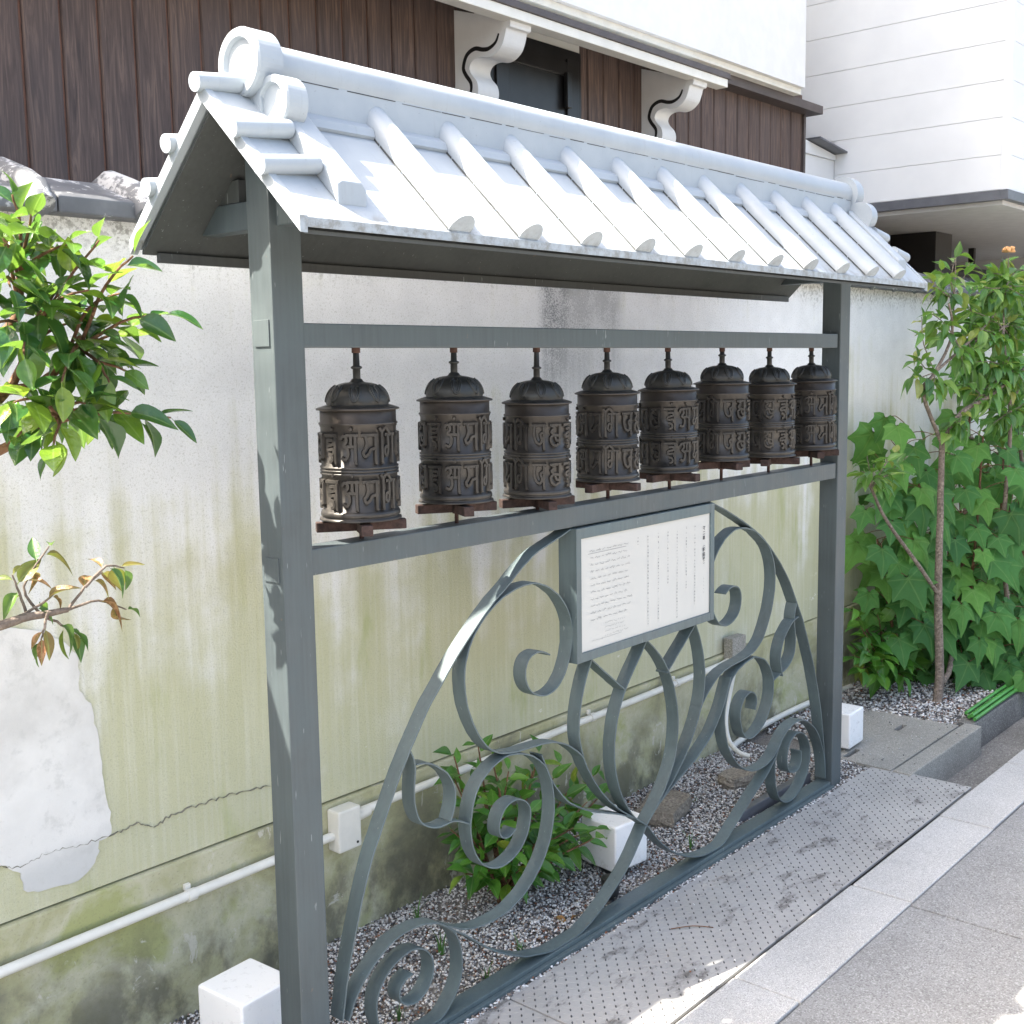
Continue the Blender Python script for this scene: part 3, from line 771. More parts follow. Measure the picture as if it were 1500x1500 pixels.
# ------------------------------------------------------------------ garden wall
gw = empty('garden_wall', (2, WY+.07, 0))
tag(gw, 'pale plaster garden wall stained green, with tiled coping, behind the prayer wheels', 'wall')
MB().box(-6, 7.5, WY, WY+.16, .408, 1.965).build('plaster_face', MAT['wall'], gw)
MB().box(-6, 7.5, WY-.012, WY+.17, -.2, .403).build('plinth', MAT['plinth'], gw, bevel=.006)
# repaired patch, outline from the photograph on the wall face
def wallpts(p):
    return [(at(a, b, WY).x, at(a, b, WY).z) for a, b in p]
def rough_outline(p, amp=.006, k=5):
    out = []
    n = len(p)
    for i in range(n):
        a, b = Vector(p[i]), Vector(p[(i+1) % n])
        for j in range(k):
            t = j/k
            q = a.lerp(b, t)
            out.append((q.x+random.uniform(-amp, amp), q.y+random.uniform(-amp, amp)))
    return out
pp = wallpts([(-140, 905), (60, 922), (95, 940), (112, 965), (116, 1010), (132, 1032), (140, 1070), (150, 1130), (158, 1180), (164, 1218), (145, 1232), (140, 1262), (112, 1290), (60, 1306), (35, 1302), (25, 1275), (0, 1268), (-140, 1310)])
MB().prism(rough_outline(pp, .004, 4), 'Y', WY-.0045, WY+.01).build('plaster_patch', MAT['patch'], gw)
def crack(p, w=.0008):
    q = wallpts(p)
    pts = []
    for i in range(len(q)-1):
        for j in range(10):
            t = j/10
            pts.append((q[i][0]*(1-t)+q[i+1][0]*t, q[i][1]*(1-t)+q[i+1][1]*t+random.uniform(-.005, .005)))
    V = []
    F = []
    for i, (x, z) in enumerate(pts):
        ww = w*random.choice((.05, .35, .6, .9, 1.3))
        V += [(x, WY-.0053, z-ww), (x, WY-.0053, z+ww), (x, WY-.0001, z-ww), (x, WY-.0001, z+ww)]
    for i in range(len(pts)-1):
        a = i*4
        F += [(a, a+1, a+5, a+4), (a+1, a+3, a+7, a+5), (a, a+4, a+6, a+2)]
    o = bpy.data.objects.new('crack', me_from('crack', V, F, MAT['crack']))
    link(o, gw)
crack([(-100, 1290), (-20, 1268), (20, 1272), (60, 1252), (110, 1238), (165, 1222), (200, 1206), (228, 1212), (250, 1192), (300, 1176), (350, 1160), (400, 1148)])
# coping: tiles with a half round roll on each joint
def coping_tile(x0, x1, roll=True):
    b = MB()
    prof = [(WY-.066, 1.958), (WY-.066, 1.993), (WY-.055, 2.000), (WY+.08, 2.052), (WY+.215, 2.000), (WY+.225, 1.958)]
    b.prism(prof, 'X', x0+.002, x1-.001)
    if roll:
        pts = []
        for (y, z) in [(WY-.074, 1.966), (WY-.05, 1.998), (WY+.0, 2.022), (WY+.08, 2.05), (WY+.16, 2.022), (WY+.22, 1.99)]:
            pts.append((x1-.045, y, z))
        b.tube(pts, [.034, .036, .036, .036, .036, .034], 12)
    o = b.build('coping_tile', MAT['coping'], gw, bevel=.004)
x = -2.53
while x < 7.3:
    coping_tile(x, x+.262)
    x += .262

# ------------------------------------------------------------------ the prayer wheel stand
W0, W1, PA, PB = 0.0, 2.5613, .0793, .072
stand = empty('prayer_wheel_stand', (1.32, .035, 0))
tag(stand, 'grey steel stand with scrollwork and small pale roof carrying eight prayer wheels', 'stand')
for x in (W0, W1):
    ps = MB().box(x, x+PA, 0, PB, -.02, 2.08).build('post', MAT['post'], stand, bevel=.0035)
    for z0, z1 in ((1.662, 1.716), (1.178, 1.229)):
        MB().box(x-.003, x+.01, .012, .060, z0, z1).build('cover_plate', MAT['post'], ps, bevel=.001)
MB().box(W0+PA-.004, W1-.012, .004, .05, 1.660, 1.710).build('upper_rail', MAT['post'], stand, bevel=.003)
MB().box(W0+PA-.004, W1-.008, .004, .068, 1.1825, 1.2388).build('lower_rail', MAT['post'], stand, bevel=.003)
bb = MB().box(W0+PA-.004, W1+.004, .004, .060, -.012, .0145)
bb.box(W0+PA-.004, W1+.004, -.010, .003, -.012, .003)
bb.build('bottom_rail', MAT['scroll'], stand, bevel=.002)

def strip(pts, name, y0=.009, y1=.052, th=.0042):
    P2 = catmull([(a/1000, 0, b/1000) for a, b in pts], 2)
    n = len(P2)
    V = []
    for i, p in enumerate(P2):
        t = (P2[min(i+1, n-1)]-P2[max(i-1, 0)]).normalized()
        nn = Vector((-t.z, 0, t.x))*th*.5
        e = .0009
        for q, y in ((nn*.7, y0), (nn, y0+e), (nn, y1-e), (nn*.7, y1), (-nn*.7, y1), (-nn, y1-e), (-nn, y0+e), (-nn*.7, y0)):
            V.append((p.x+q.x, y, p.z+q.z))
    F = []
    for i in range(n-1):
        for k in range(8):
            a, b = i*8+k, i*8+(k+1) % 8
            F.append((a, b, b+8, a+8))
    F += [tuple(range(8))[::-1], tuple(range((n-1)*8, n*8))]
    me = me_from(name, V, F, MAT['scroll'])
    fix_normals(me)
    b = bmesh.new()
    b.from_mesh(me)
    for f in b.faces:
        f.smooth = True
    for e in b.edges:
        if len(e.link_faces) == 2 and e.calc_face_angle(0) > .5:
            e.smooth = False
    b.to_mesh(me)
    b.free()
    o = bpy.data.objects.new(name, me)
    link(o, stand)
    return o
NAMES = {'arch': 'arch_bar', 'B': 'spiral_bar', 'E': 'petal_bar', 'F': 'stem_bar', 'D1': 'stem_bar', 'D2': 'brace_bar', 'G': 'spiral_bar', 'H1': 'link_bar', 'H2': 'link_bar', 'I': 'spiral_bar'}
for k, v in STRIPS.items():
    b = k.split('_')[0]
    dy = {'arch': 0, 'B': .0006, 'E': -.0006, 'F': .0012, 'D1': .0003, 'D2': .0009, 'G': -.0012, 'H1': .0015, 'H2': -.0015, 'I': .0018}[b]
    strip(v, NAMES[b], .009+dy, .052+dy)

# roof -------------------------------------------------------------
EY0, EY1, EZ, RC = -.24, .31, 1.868, .035
TT = math.tan(math.radians(44.0))
X0, X1 = -.114, 2.747
TH = .018
def zs(y, off=0.0):           # height of the upper sheet surface above y
    return EZ+TH+off+((y-EY0) if y < RC else (EY1-y))*TT
apex = zs(RC)
roof = MB()
prof = [(EY0, EZ), (EY0, EZ+TH), (RC, apex), (EY1, EZ+TH), (EY1, EZ), (RC, apex-TH-.006)]
roof.prism(prof, 'X', X0, X1)
roof = roof.build('roof', MAT['roof'], stand, bevel=.002)
lin = MB()
lp = [(EY0+.012, EZ-.003), (RC, apex-TH-.018), (EY1-.012, EZ-.003), (EY1-.012, EZ-.010), (RC, apex-TH-.026), (EY0+.012, EZ-.010)]
lin.prism(lp, 'X', X0+.014, X1-.014)
lin.build('shaded_roof_lining', MAT['under'], roof)  # dark sheet, the shade under the roof is put into its colour
# rear eave channel
MB().box(X0+.045, X1-.045, EY1-.028, EY1-.016, EZ-.026, EZ-.006).build('eave_channel', MAT['under'], roof, bevel=.001)
# front and rear rolls
RR = .034
SA, CA = math.sin(math.radians(44)), math.cos(math.radians(44))
def roll(x, front):
    sgn = 1 if front else -1
    seg = 20
    # axis lies just above the sheet; rings are square to the slope
    ye = EY0+.004 if front else EY1-.004
    yr = RC-.012*sgn
    off = .007
    V = []
    for s_ in range(5):
        y = ye+(yr-ye)*s_/4
        cy, cz = y-sgn*SA*off, zs(y)+CA*off
        for k in range(seg):
            a = 2*math.pi*k/seg
            V.append((x+RR*math.cos(a), cy-sgn*SA*RR*math.sin(a), cz+CA*RR*math.sin(a)))
    F = []
    for i in range(4):
        for k in range(seg):
            a, b = i*seg+k, i*seg+(k+1) % seg
            F.append((a, b, b+seg, a+seg))
    m = MB()
    m.add(V, F, True)
    m.add(V[:seg], [tuple(range(seg))])
    rl = m.build('roll', MAT['roof'], roof)
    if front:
        g_ = MB()  # thin dark line along one side of each roll
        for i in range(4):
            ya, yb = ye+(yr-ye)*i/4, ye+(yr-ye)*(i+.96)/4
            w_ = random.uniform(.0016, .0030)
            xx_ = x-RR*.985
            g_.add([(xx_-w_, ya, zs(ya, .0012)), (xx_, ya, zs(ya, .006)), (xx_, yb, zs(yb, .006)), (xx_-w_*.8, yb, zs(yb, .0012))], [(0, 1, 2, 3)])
        g_.build('joint_line', MAT['dark_joint'], roof)
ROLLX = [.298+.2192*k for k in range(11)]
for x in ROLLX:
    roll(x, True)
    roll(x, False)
# little shelves between the rolls at the foot of the ridge
edges = [.080]+ROLLX+[2.60]
for i in range(len(edges)-1):
    a, b = edges[i]+(0.0345 if i else 0), edges[i+1]-(0.0345 if i < 11 else 0)
    zz = zs(-.028)
    MB().prism([(.004, zz+.044), (-.026, zz+.024), (-.031, zz+.008), (-.026, zz+.003), (.004, zz+.014)], 'X', a, b).build('ridge_shelf', MAT['roof'], roof)
# ridge: upright body and rounded top
RZ = 2.212
rb = MB()
rb.box(-.012, 2.655, -.004, .074, zs(-.03), RZ)
ridge = rb.build('ridge', MAT['roof'], roof, bevel=.002)
MB().tube([(-.02, RC, RZ), (2.665, RC, RZ)], .0445, 24).build('ridge_roll', MAT['roof'], roof)
jl = MB()
xx = .09
while xx < 2.6:
    l_ = random.uniform(.03, .16)
    z_ = RZ-.0245+random.uniform(-.002, .002)
    jl.box(xx, xx+l_, -.0049, -.0035, z_, z_+random.uniform(.0008, .0018))
    xx += l_+random.uniform(0, .03)
jl.build('joint_line', MAT['dark_joint'], roof)
def disc(x, y, z, r, th, sgn):
    """ornamental end disc with raised rim, facing -X (sgn=-1) or +X"""
    prof = [(0, .0), (r*.66, .0), (r*.69, .005), (r*.72, .009), (r*.96, .009), (r, .004), (r, -th), (0, -th)]
    seg = 48
    V = []
    for (rr, h) in prof:
        for k in range(seg):
            a = 2*math.pi*k/seg
            V.append((x+sgn*h, y+rr*math.cos(a), z+rr*math.sin(a)))
    F = []
    for i in range(len(prof)-1):
        for k in range(seg):
            a, b = i*seg+k, i*seg+(k+1) % seg
            F.append((a, b, b+seg, a+seg))
    m = MB().add(V, F, False)
    m.build('end_disc', MAT['roof'], roof)
disc(-.024, RC, 2.211, .066, .050, -1)
disc(2.668, RC, 2.213, .064, .05, 1)
for xs_, sg in ((-.004, -1), (2.655, 1)):
    disc(xs_, -.036, zs(-.036, .045), .052, .042, sg)
    disc(xs_, RC*2+.036, zs(-.036, .045), .052, .042, sg)
# verges: a raised bar on each slope and short rolls across the gable edge
for front in (True, False):
    for xa, xb in ((.004, .076), (2.585, 2.650)):
        ya, yb = (-.204, -.01) if front else (2*RC+.204, 2*RC+.01)
        m = MB()
        V = []
        for y in (ya, yb):
            for (x, o) in ((xa, .0), (xa, .038), (xa+.012, .044), (xb-.012, .044), (xb, .030), (xb, .0)):
                V.append((x, y, zs(y, o)))
        m.add(V, [tuple(range(6))[::-1], tuple(range(6, 12))]+[(i, (i+1) % 6, (i+1) % 6+6, i+6) for i in range(6)])
        m.build('verge_bar', MAT['roof'], roof, bevel=.003)
    for xa, xb in ((-.134, .000), (2.656, 2.768)):
        for y in ((.036,) if front else ())+((-.072, -.150) if front else (.142, .220)):
            zc = zs(y, .026) if abs(y-.036) > .01 else apex+.022
            MB().tube([(xa, y, zc-(.016 if xa < 0 else 0)), (xb, y, zc-(0 if xa < 0 else .016))], .0185, 16).build('verge_roll', MAT['roof'], roof)
# flat gable strip below the short rolls
for xa, xb in ((X0-.006, X0+.012), (X1-.012, X1+.006)):
    for sg in (1, -1):
        V = []
        for x in (xa, xb):
            for y, o in ((EY0-.002, .004), (RC, .004), (RC, -.030), (EY0-.002, -.026)):
                yy = y if sg == 1 else 2*RC-y
                V.append((x, yy, zs(yy, o)))
        MB().add(V, [(0, 1, 2, 3), (4, 7, 6, 5)]+[(i, (i+4), (i+1) % 4+4, (i+1) % 4) for i in range(4)]).build('barge_edge', MAT['roof'], roof, bevel=.001)
# cross arms under the roof and gussets
for x in (W0+.018, W1+.018):
    MB().box(x, x+.043, -.150, .298, 1.900, 1.957).build('cross_arm', MAT['post'], stand, bevel=.003)
    MB().prism([(.125, 1.958), (.222, 1.958), (.190, 2.000), (.125, 2.004)], 'X', x+.004, x+.036).build('gusset', MAT['under'], stand, bevel=.001)

# ------------------------------------------------------------------ notice board in the scrollwork
SX0, SX1, SZ0, SZ1 = .975, 1.684, .806, 1.178
sb = empty('notice_board', ((SX0+SX1)/2, .02, SZ0))
tag(sb, 'white notice board with Japanese and handwritten text in a grey steel frame', 'sign')
fr = MB()
fw_ = .022
fr.box(SX0, SX0+fw_, -.006, .056, SZ0, SZ1)
fr.box(SX1-fw_, SX1, -.006, .056, SZ0, SZ1)
fr.box(SX0+fw_, SX1-fw_, -.0055, .0555, SZ0, SZ0+.026)
fr.box(SX0+fw_, SX1-fw_, -.0055, .0555, SZ1-.030, SZ1)
fr.build('frame', MAT['scroll'], sb, bevel=.0015)
panel = MB().box(SX0+fw_-.002, SX1-fw_+.002, -.0005, .03, SZ0+.022, SZ1-.026).build('panel', MAT['paper'], sb)
PX0, PX1, PZ0, PZ1 = SX0+fw_, SX1-fw_, SZ0+.026, SZ1-.030
def glyph_text(s, x, z, size, name, thick=.0):
    c = bpy.data.curves.new(name, 'FONT')
    c.body = s
    c.size = size
    c.align_x = 'CENTER'
    c.offset = thick
    o = bpy.data.objects.new(name, c)
    COL.objects.link(o)
    bpy.context.view_layer.update()
    me = bpy.data.meshes.new_from_object(o.evaluated_get(bpy.context.evaluated_depsgraph_get()))
    bpy.data.objects.remove(o)
    me.transform(Matrix.Translation((x, .0020*-1, z)) @ Matrix.Rotation(math.radians(90), 4, 'X'))
    return me
bmt = bmesh.new()
zc = PZ1-.048
for ch in ('マ', 'ニ', '車', None, '(', '転', '経', '器', ')'):
    if ch is None:
        zc -= .006
        continue
    if ch in '()':
        me = glyph_text('︵' if ch == '(' else '︶', PX1-.034, zc, .0135, 't')
    else:
        me = glyph_text(ch, PX1-.034, zc, .0145, 't', .0003)
    bmt.from_mesh(me)
    bpy.data.meshes.remove(me)
    zc -= .0155
tme = bpy.data.meshes.new('title_lettering')
bmt.to_mesh(tme)
bmt.free()
tme.materials.clear()
tme.materials.append(MAT['ink'])
for p_ in tme.polygons:
    p_.material_index = 0
tob = bpy.data.objects.new('title_lettering', tme)
link(tob, panel)
# the small print: fine pen strokes too small to read in the photograph
def marks():
    m = MB()
    def st(x0, z0, x1, z1, wd):
        d = Vector((x1-x0, 0, z1-z0))
        if d.length < 1e-6:
            return
        n_ = Vector((-d.z, 0, d.x)).normalized()*wd*.5
        V = [(x0+n_.x, -.0016, z0+n_.z), (x1+n_.x, -.0016, z1+n_.z), (x1-n_.x, -.0016, z1-n_.z), (x0-n_.x, -.0016, z0-n_.z)]
        m.add(V, [(0, 1, 2, 3)])
    rr = random.Random(5)
    cols = [(.086, .014, .246), (.135, .012, .195), (.186, .012, .272), (.236, .014, .152), (.287, .012, .256), (.341, .014, .262), (.392, .012, .028)]
    for dx, top, ln in cols:
        x = PX1-dx
        z = PZ1-.016-top
        end = z-ln
        while z > end:
            s_ = .0060
            dens = rr.choice((1, 2, 3, 5))
            if rr.random() < .07:
                z -= s_
                continue
            for _ in range(dens):
                if rr.random() < .5:
                    zz = z-rr.uniform(.0, s_*.8)
                    st(x-s_*.4, zz, x+s_*.4, zz+rr.uniform(-.0006, .0006), .0009)
                else:
                    q = x+rr.uniform(-s_*.35, s_*.35)
                    st(q, z, q+rr.uniform(-.001, .001), z-s_*.8, .0009)
            z -= s_*1.62
    # small credit below the title
    for k in range(5):
        st(PX1-.036, PZ1-.20-k*.011, PX1-.032, PZ1-.204-k*.011, .0009)
    # handwriting: looping lines
    rows = 11
    for r_ in range(rows):
        z = PZ1-.040-r_*.0192
        x = PX0+.042+(.004 if r_ else 0)
        xe = x+rr.uniform(.158, .178)
        while x < xe:
            wl = rr.uniform(.010, .024)
            px_, pz_ = x, z
            q = 0.0
            while q < wl:
                q += .0021
                nz = z+rr.choice((-.0018, .0, .0018, .0022, -.0006, .0044 if rr.random() < .3 else 0, -.003 if rr.random() < .2 else 0))
                st(px_, pz_, x+q+.0006, nz, .00085)
                px_, pz_ = x+q, nz
            x += wl+.0085
    st(PX0+.036, PZ1-.0465, PX0+.215, PZ1-.0465, .001)
    for r_ in range(4):
        z = PZ1-.040-rows*.0192-r_*.0115
        x = PX0+.112
        for _ in range(14+2*(r_ % 2)):
            st(x, z+rr.uniform(-.002, .002), x+.004, z+rr.uniform(-.002, .003), .0008)
            x += .0052 if rr.random() < .8 else .01
    x = PX0+.05
    for k in range(42):
        st(x, PZ0+.024, x+.0012, PZ0+.0245+rr.uniform(-.001, .001), .0012 if k != 14 else .005)
        x += .0034
    return m
o = bpy.data.objects.new('small_print', me_from('small_print', *(lambda q: (q.V, q.F))(marks()), MAT['inkpale']))
link(o, panel)

# ------------------------------------------------------------------ prayer wheels (built once, copied)
DR, DH = .0835, .215      # drum radius and height; local origin at the lid rim
SYL = {
 'om': [[(.02, .82), (.14, .95), (.32, .92), (.36, .76), (.20, .60), (.38, .52), (.44, .30), (.30, .08), (.04, .14)], [(.36, .56), (.82, .56)], [(.30, .98), (1.0, .98)], [(.60, .98), (.60, .60)], [(.84, .98), (.84, .02), (.90, -.06)], [(.58, 1.18), (.66, 1.26)]],
 'ma': [[(.0, .98), (.95, .98)], [(.80, .98), (.80, .02), (.88, -.06)], [(.22, .98), (.30, .70), (.22, .46), (.10, .34), (.20, .18), (.42, .30), (.52, .44), (.80, .48)]],
 'ni': [[(.05, 1.10), (.05, .02), (.12, -.06)], [(-.10, 1.24), (.05, 1.10), (.30, 1.24), (.60, 1.02)], [(.22, .98), (1.0, .98)], [(.46, .98), (.46, .40), (.36, .20), (.22, .28), (.26, .50), (.46, .52)], [(.82, .98), (.82, .02), (.90, -.06)]],
 'pa': [[(.05, .98), (1.0, .98)], [(.24, .98), (.20, .62), (.30, .30), (.55, .16), (.70, .34), (.60, .60), (.82, .66)], [(.82, .98), (.82, .02), (.90, -.06)]],
 'dme': [[(.05, .98), (.95, .98)], [(.16, .98), (.40, .86), (.16, .70), (.34, .56), (.12, .42), (.22, .16), (.52, .06), (.70, .16)], [(.36, .56), (.80, .50)], [(.80, .98), (.80, .10)], [(.44, .50), (.56, .30), (.80, .30)]],
 'hum': [[(.0, .98), (.95, .98)], [(.30, .78), (.66, .80), (.72, .66), (.32, .58), (.30, .44), (.68, .46), (.72, .30)], [(.82, .98), (.82, .04), (.90, -.06)], [(.34, .28), (.58, .22), (.62, .04), (.40, -.02)], [(.56, 1.18), (.64, 1.28)]],
}
SEQ = ['om', 'ma', 'ni', 'pa', 'dme', 'hum']
def lettering(z_base, height):
    m = MB()
    ncell = 12
    cell = 2*math.pi/ncell
    for c_ in range(ncell):
        for stk in SYL[SEQ[c_ % 6]]:
            pts = catmull([(a, 0, b) for a, b in stk], 3) if len(stk) > 2 else [Vector((a, 0, b)) for a, b in stk]
            P = []
            for p in pts:
                th = c_*cell+(.06+p.x*.86)*cell
                P.append((th, z_base+p.z*height))
            V = []
            n = len(P)
            hw = .0036
            for i, (th, z) in enumerate(P):
                a, b = P[max(i-1, 0)], P[min(i+1, n-1)]
                dt, dz = (b[0]-a[0])*DR, b[1]-a[1]
                l_ = math.hypot(dt, dz) or 1
                nt, nz = -dz/l_, dt/l_
                for s_, h in ((-1.25, -.001), (-.75, .0056), (.75, .0056), (1.25, -.001)):
                    r_ = DR+h
                    t2 = th+nt*s_*hw/DR
                    V.append((r_*math.cos(t2), r_*math.sin(t2), z+nz*s_*hw))
            F = []
            for i in range(n-1):
                for k in range(3):
                    a = i*4+k
                    F.append((a, a+1, a+5, a+4))
            F += [(0, 3, 2, 1), (n*4-4, n*4-3, n*4-2, n*4-1)]
            m.add(V, F, False)
    return m

def make_wheel():
    root = empty('prayer_wheel')
    R = DR
    dp = [(R*.98, -.0015), (R, -.003), (R, -.026), (R+.0028, -.027), (R+.0032, -.030), (R+.0012, -.031), (R+.0012, -.034), (R-.0006, -.035)]
    for z in (-.112, -.118, -.124):
        dp += [(R-.0006, z+.003), (R+.003, z+.0018), (R+.003, z-.0010), (R-.0002, z-.0026)]
    dp += [(R-.001, -.195), (R+.002, -.196), (R+.0042, -.200), (R+.0042, -.205), (R+.001, -.2065), (R+.001, -.209), (R+.0065, -.2105), (R+.0075, -.214), (R*.5, -.215), (.004, -.215)]
    drum = MB().lathe(dp, 72).build('drum', MAT['bronze'], root, local=True)
    for zb in (-.098, -.186):
        lt = lettering(zb, .050).build('raised_lettering', MAT['bronze'], drum, local=True)
    lid = MB().lathe([(R*.99, -.004), (R+.0075, -.003), (R+.0080, .0), (R+.003, .002), (R*.86, .0065), (R*.78, .0068)], 72).build('lid_rim', MAT['bronze'], root, local=True)
    def petal(r, z, a):
        q = abs(math.sin(a*4))
        k = max(0, min(1, (z-.006)/.012))*max(0, min(1, (.060-z)/.02))
        k2 = max(0, min(1, 1-abs(q-.55)/.22))
        return r+k*(.0030*(q**.5)-.0018*k2)
    prof = []
    for i in range(15):
        t = i/14
        ang = t*math.pi/2
        prof.append((0.0675*math.cos(ang)**.62 if t < 1 else .012, .0065+.050*math.sin(ang)))
    prof[-1] = (.014, .058)
    prof += [(.012, .062), (.009, .064)]
    MB().lathe(prof, 96, petal).build('lotus_dome', MAT['bronze'], root, local=True)
    # raised petal outlines on the dome
    pm = MB()
    for k in range(8):
        a0 = k*math.pi/4+math.pi/8
        for sc_ in (1.0, .55):
            pts = []
            for j in range(13):
                u = j/12*2-1
                el = .22+(.92*sc_)*(1-abs(u)**2.2)*.0+.75*(abs(u)**1.6)*1.0
                el = .16+(1-sc_)*.16+.85*abs(u)**1.8*(1 if sc_ == 1 else .75)
                da = u*(.30 if abs(u) < .99 else .22)*sc_*(1.0-.35*abs(u)**3)
                ang = min(1.32, el)
                r_ = 0.0675*math.cos(ang)**.62+.0022
                pts.append((r_*math.cos(a0+da), r_*math.sin(a0+da), .0065+.050*math.sin(ang)))
            pm.tube(pts, .0030, 5)
    pm.build('petal_relief', MAT['bronze'], root, local=True)
    sp = MB().lathe([(.0085, .060), (.0085, .084), (.0125, .086), (.0125, .0895), (.0075, .092), (.0062, .150)], 14)
    sp.build('spindle_sleeve', MAT['bronze'], root, local=True)
    cr = MB()
    for k, ln in ((0, .104), (1, .100)):
        a = .62+k*math.pi/2
        d = Vector((math.cos(a), math.sin(a), 0))
        n_ = Vector((-d.y, d.x, 0))
        z0, z1 = (-.2385, -.2185)
        V = []
        for s_ in (-1, 1):
            for w_ in (-.0125, .0125):
                for z in (z0+.0004*k, z1-.0004*k):
                    p = d*ln*s_+n_*w_
                    V.append((p.x, p.y, z))
        cr.add(V, [(0, 1, 3, 2), (4, 6, 7, 5), (0, 4, 5, 1), (2, 3, 7, 6), (0, 2, 6, 4), (1, 5, 7, 3)])
    cr.build('cross_bracket', MAT['bracket'], root, local=True, bevel=.002)
    for ch in list(root.children)+[g for c in root.children for g in c.children]:
        for v in ch.data.vertices:
            if v.co.z < 0:
                v.co.z *= 1.14
    return root

def copy_tree(o, parent=None):
    c = o.copy()
    COL.objects.link(c)
    c.parent = parent
    for ch in list(o.children):
        copy_tree(ch, c)
    return c
WZ = [1.5295, 1.538, 1.521, 1.5365, 1.537, 1.549, 1.540, 1.544]
WROT = [20, 205, 118, 330, 232, 300, 75, 190]
WLAB = ['dark bronze prayer wheel hanging lowest, next to the near left post',
        'bronze prayer wheel second from the left post, above the sunlit arch bar',
        'bronze prayer wheel third from the left post, with a bare reddish spindle',
        'bronze prayer wheel fourth from the left post, above the left half of the notice',
        'bronze prayer wheel fifth from the left post, above the right half of the notice',
        'bronze prayer wheel third from the far right post',
        'bronze prayer wheel second from the far right post',
        'bronze prayer wheel next to the far right post, smallest in view']
proto = make_wheel()
WHEELS = [proto]+[copy_tree(proto) for _ in range(7)]
for i in range(8):
    r_ = WHEELS[i]
    xw = .249+.3087*i
    r_.location = (xw, .036, WZ[i])
    r_.rotation_euler = (random.uniform(-.012, .012), random.uniform(-.012, .012), math.radians(WROT[i]))
    tag(r_, WLAB[i], 'prayer wheel', 'prayer wheels hanging in a row')
    # iron rod from rail to rail: differs in length with the height of the wheel
    rod = MB()
    rod.tube([(0, 0, 1.661-WZ[i]), (0, 0, 1.661-WZ[i]-.012), (0, 0, 1.661-WZ[i]-.0125), (0, 0, .05)], [.0095, .0095, .0052, .0052], 10)
    rod.build('upper_rod', MAT['rust'], r_, local=True)
    rod = MB()
    rod.tube([(0, 0, -.25), (0, 0, -.2750), (0, 0, -.2755), (0, 0, 1.2385-WZ[i])], [.0105, .0105, .0052, .0052], 10)
    rod.build('lower_rod', MAT['rust'], r_, local=True)

# ------------------------------------------------------------------ cube lamps, conduit and small things in the bed
def cube_lamp(x, y, z, s_, rot, label):
    r_ = empty('cube_lamp', (x, y, -.014))
    tag(r_, label, 'lamp', 'white cube garden lamps')
    m = MB()
    h = s_/2
    m.box(-h, h, -h, h, z+.014, z+.014+s_)
    a = m.build('cube_shade', MAT['acrylic'], r_, local=True, bevel=.009, segs=3)
    b = MB().lathe([(.001, 0), (.05, 0), (.05, z+.016), (.001, z+.016)], 24).build('base', MAT['blackplastic'], r_, local=True)
    r_.rotation_euler = (0, 0, rot)
CUBES = [(.052, .268, .035, .160, .06, 'white cube lamp at the foot of the left post'),
         (1.460, .225, .018, .152, -.12, 'white cube lamp half hidden by the leafy shrub behind the scrollwork'),
         (3.030, .190, .012, .150, .05, 'white cube lamp on the concrete slab beyond the far post')]
for c_ in CUBES:
    cube_lamp(*c_)

cn = empty('electrical_conduit', (.5, WY-.03, .3))
tag(cn, 'cream plastic conduit pipe with junction box running along the wall plinth', 'pipe')
yy = WY-.033
MB().tube([(-3, yy, .309), (.55, yy, .318)], .0125, 14).build('pipe', MAT['pvc'], cn)
MB().tube([(.62, yy, .345), (.66, yy, .358), (2.70, yy, .374)], .0125, 14).build('pipe', MAT['pvc'], cn)
for x, z in ((.085, .3155), (-1.2, .3135), (1.75, .367), (2.30, .371)):
    cl = MB().tube([(x-.012, yy, z), (x+.012, yy, z)], .0155, 14)
    cl.box(x-.008, x+.008, yy+.012, WY-.011, z+.010, z+.024)
    cl.build('pipe_clip', MAT['pvc'], cn)
for xa, za in ((.635, .350), (2.66, .3735)):
    MB().tube([(xa-.02, yy, za-.004), (xa+.045, yy, za+.003)], .0162, 14).build('pipe_socket', MAT['pvc'], cn)
jb = MB().box(.545, .628, WY-.062, WY-.0125, .272, .392).build('junction_box', MAT['pvc'], cn, bevel=.006)
MB().tube([(.612, WY-.0635, .288), (.612, WY-.061, .288)], .004, 8).build('screw', MAT['blackplastic'], jb)
MB().box(2.69, 2.80, WY-.055, WY-.0125, .355, .475).build('end_box', MAT['concrete'], cn, bevel=.004)

hs = empty('garden_hose', (2.4, .45, 0))
tag(hs, 'cream hose dropping from the wall and lying along its foot', 'hose')
MB().tube(catmull([at(1077, 975, .535), at(1068, 1020, .53), at(1063, 1055, .50), at(1068, 1085, .46), at(1082, 1102, .40), at(1098, 1108, .36)], 5), .010, 10).build('hose', MAT['pvc'], hs)
MB().tube(catmull([(2.62, .50, .012), (2.85, .52, .025), (3.15, .53, .03), (3.5, .53, .025), (3.9, .54, .0)], 5), .013, 10).build('hose', MAT['pvc'], hs)

# steel edging strip on the bed near the far post
ed = MB()
ed.box(2.02, 2.56, .085, .115, -.02, .035)
tag(ed.build('edging_bar', MAT['navy'], bevel=.004), 'dark low edging bar in the gravel by the far post', 'edging')
sp_ = empty('spot_lamp', (1.245, .085, -.01))
tag(sp_, 'small black spot lamp standing behind the bottom rail', 'lamp')
MB().lathe([(.001, 0), (.03, 0), (.03, .008), (.012, .012), (.012, .03), (.026, .034), (.028, .085), (.024, .088), (.001, .088)], 20).build('body', MAT['blackplastic'], sp_, local=True)

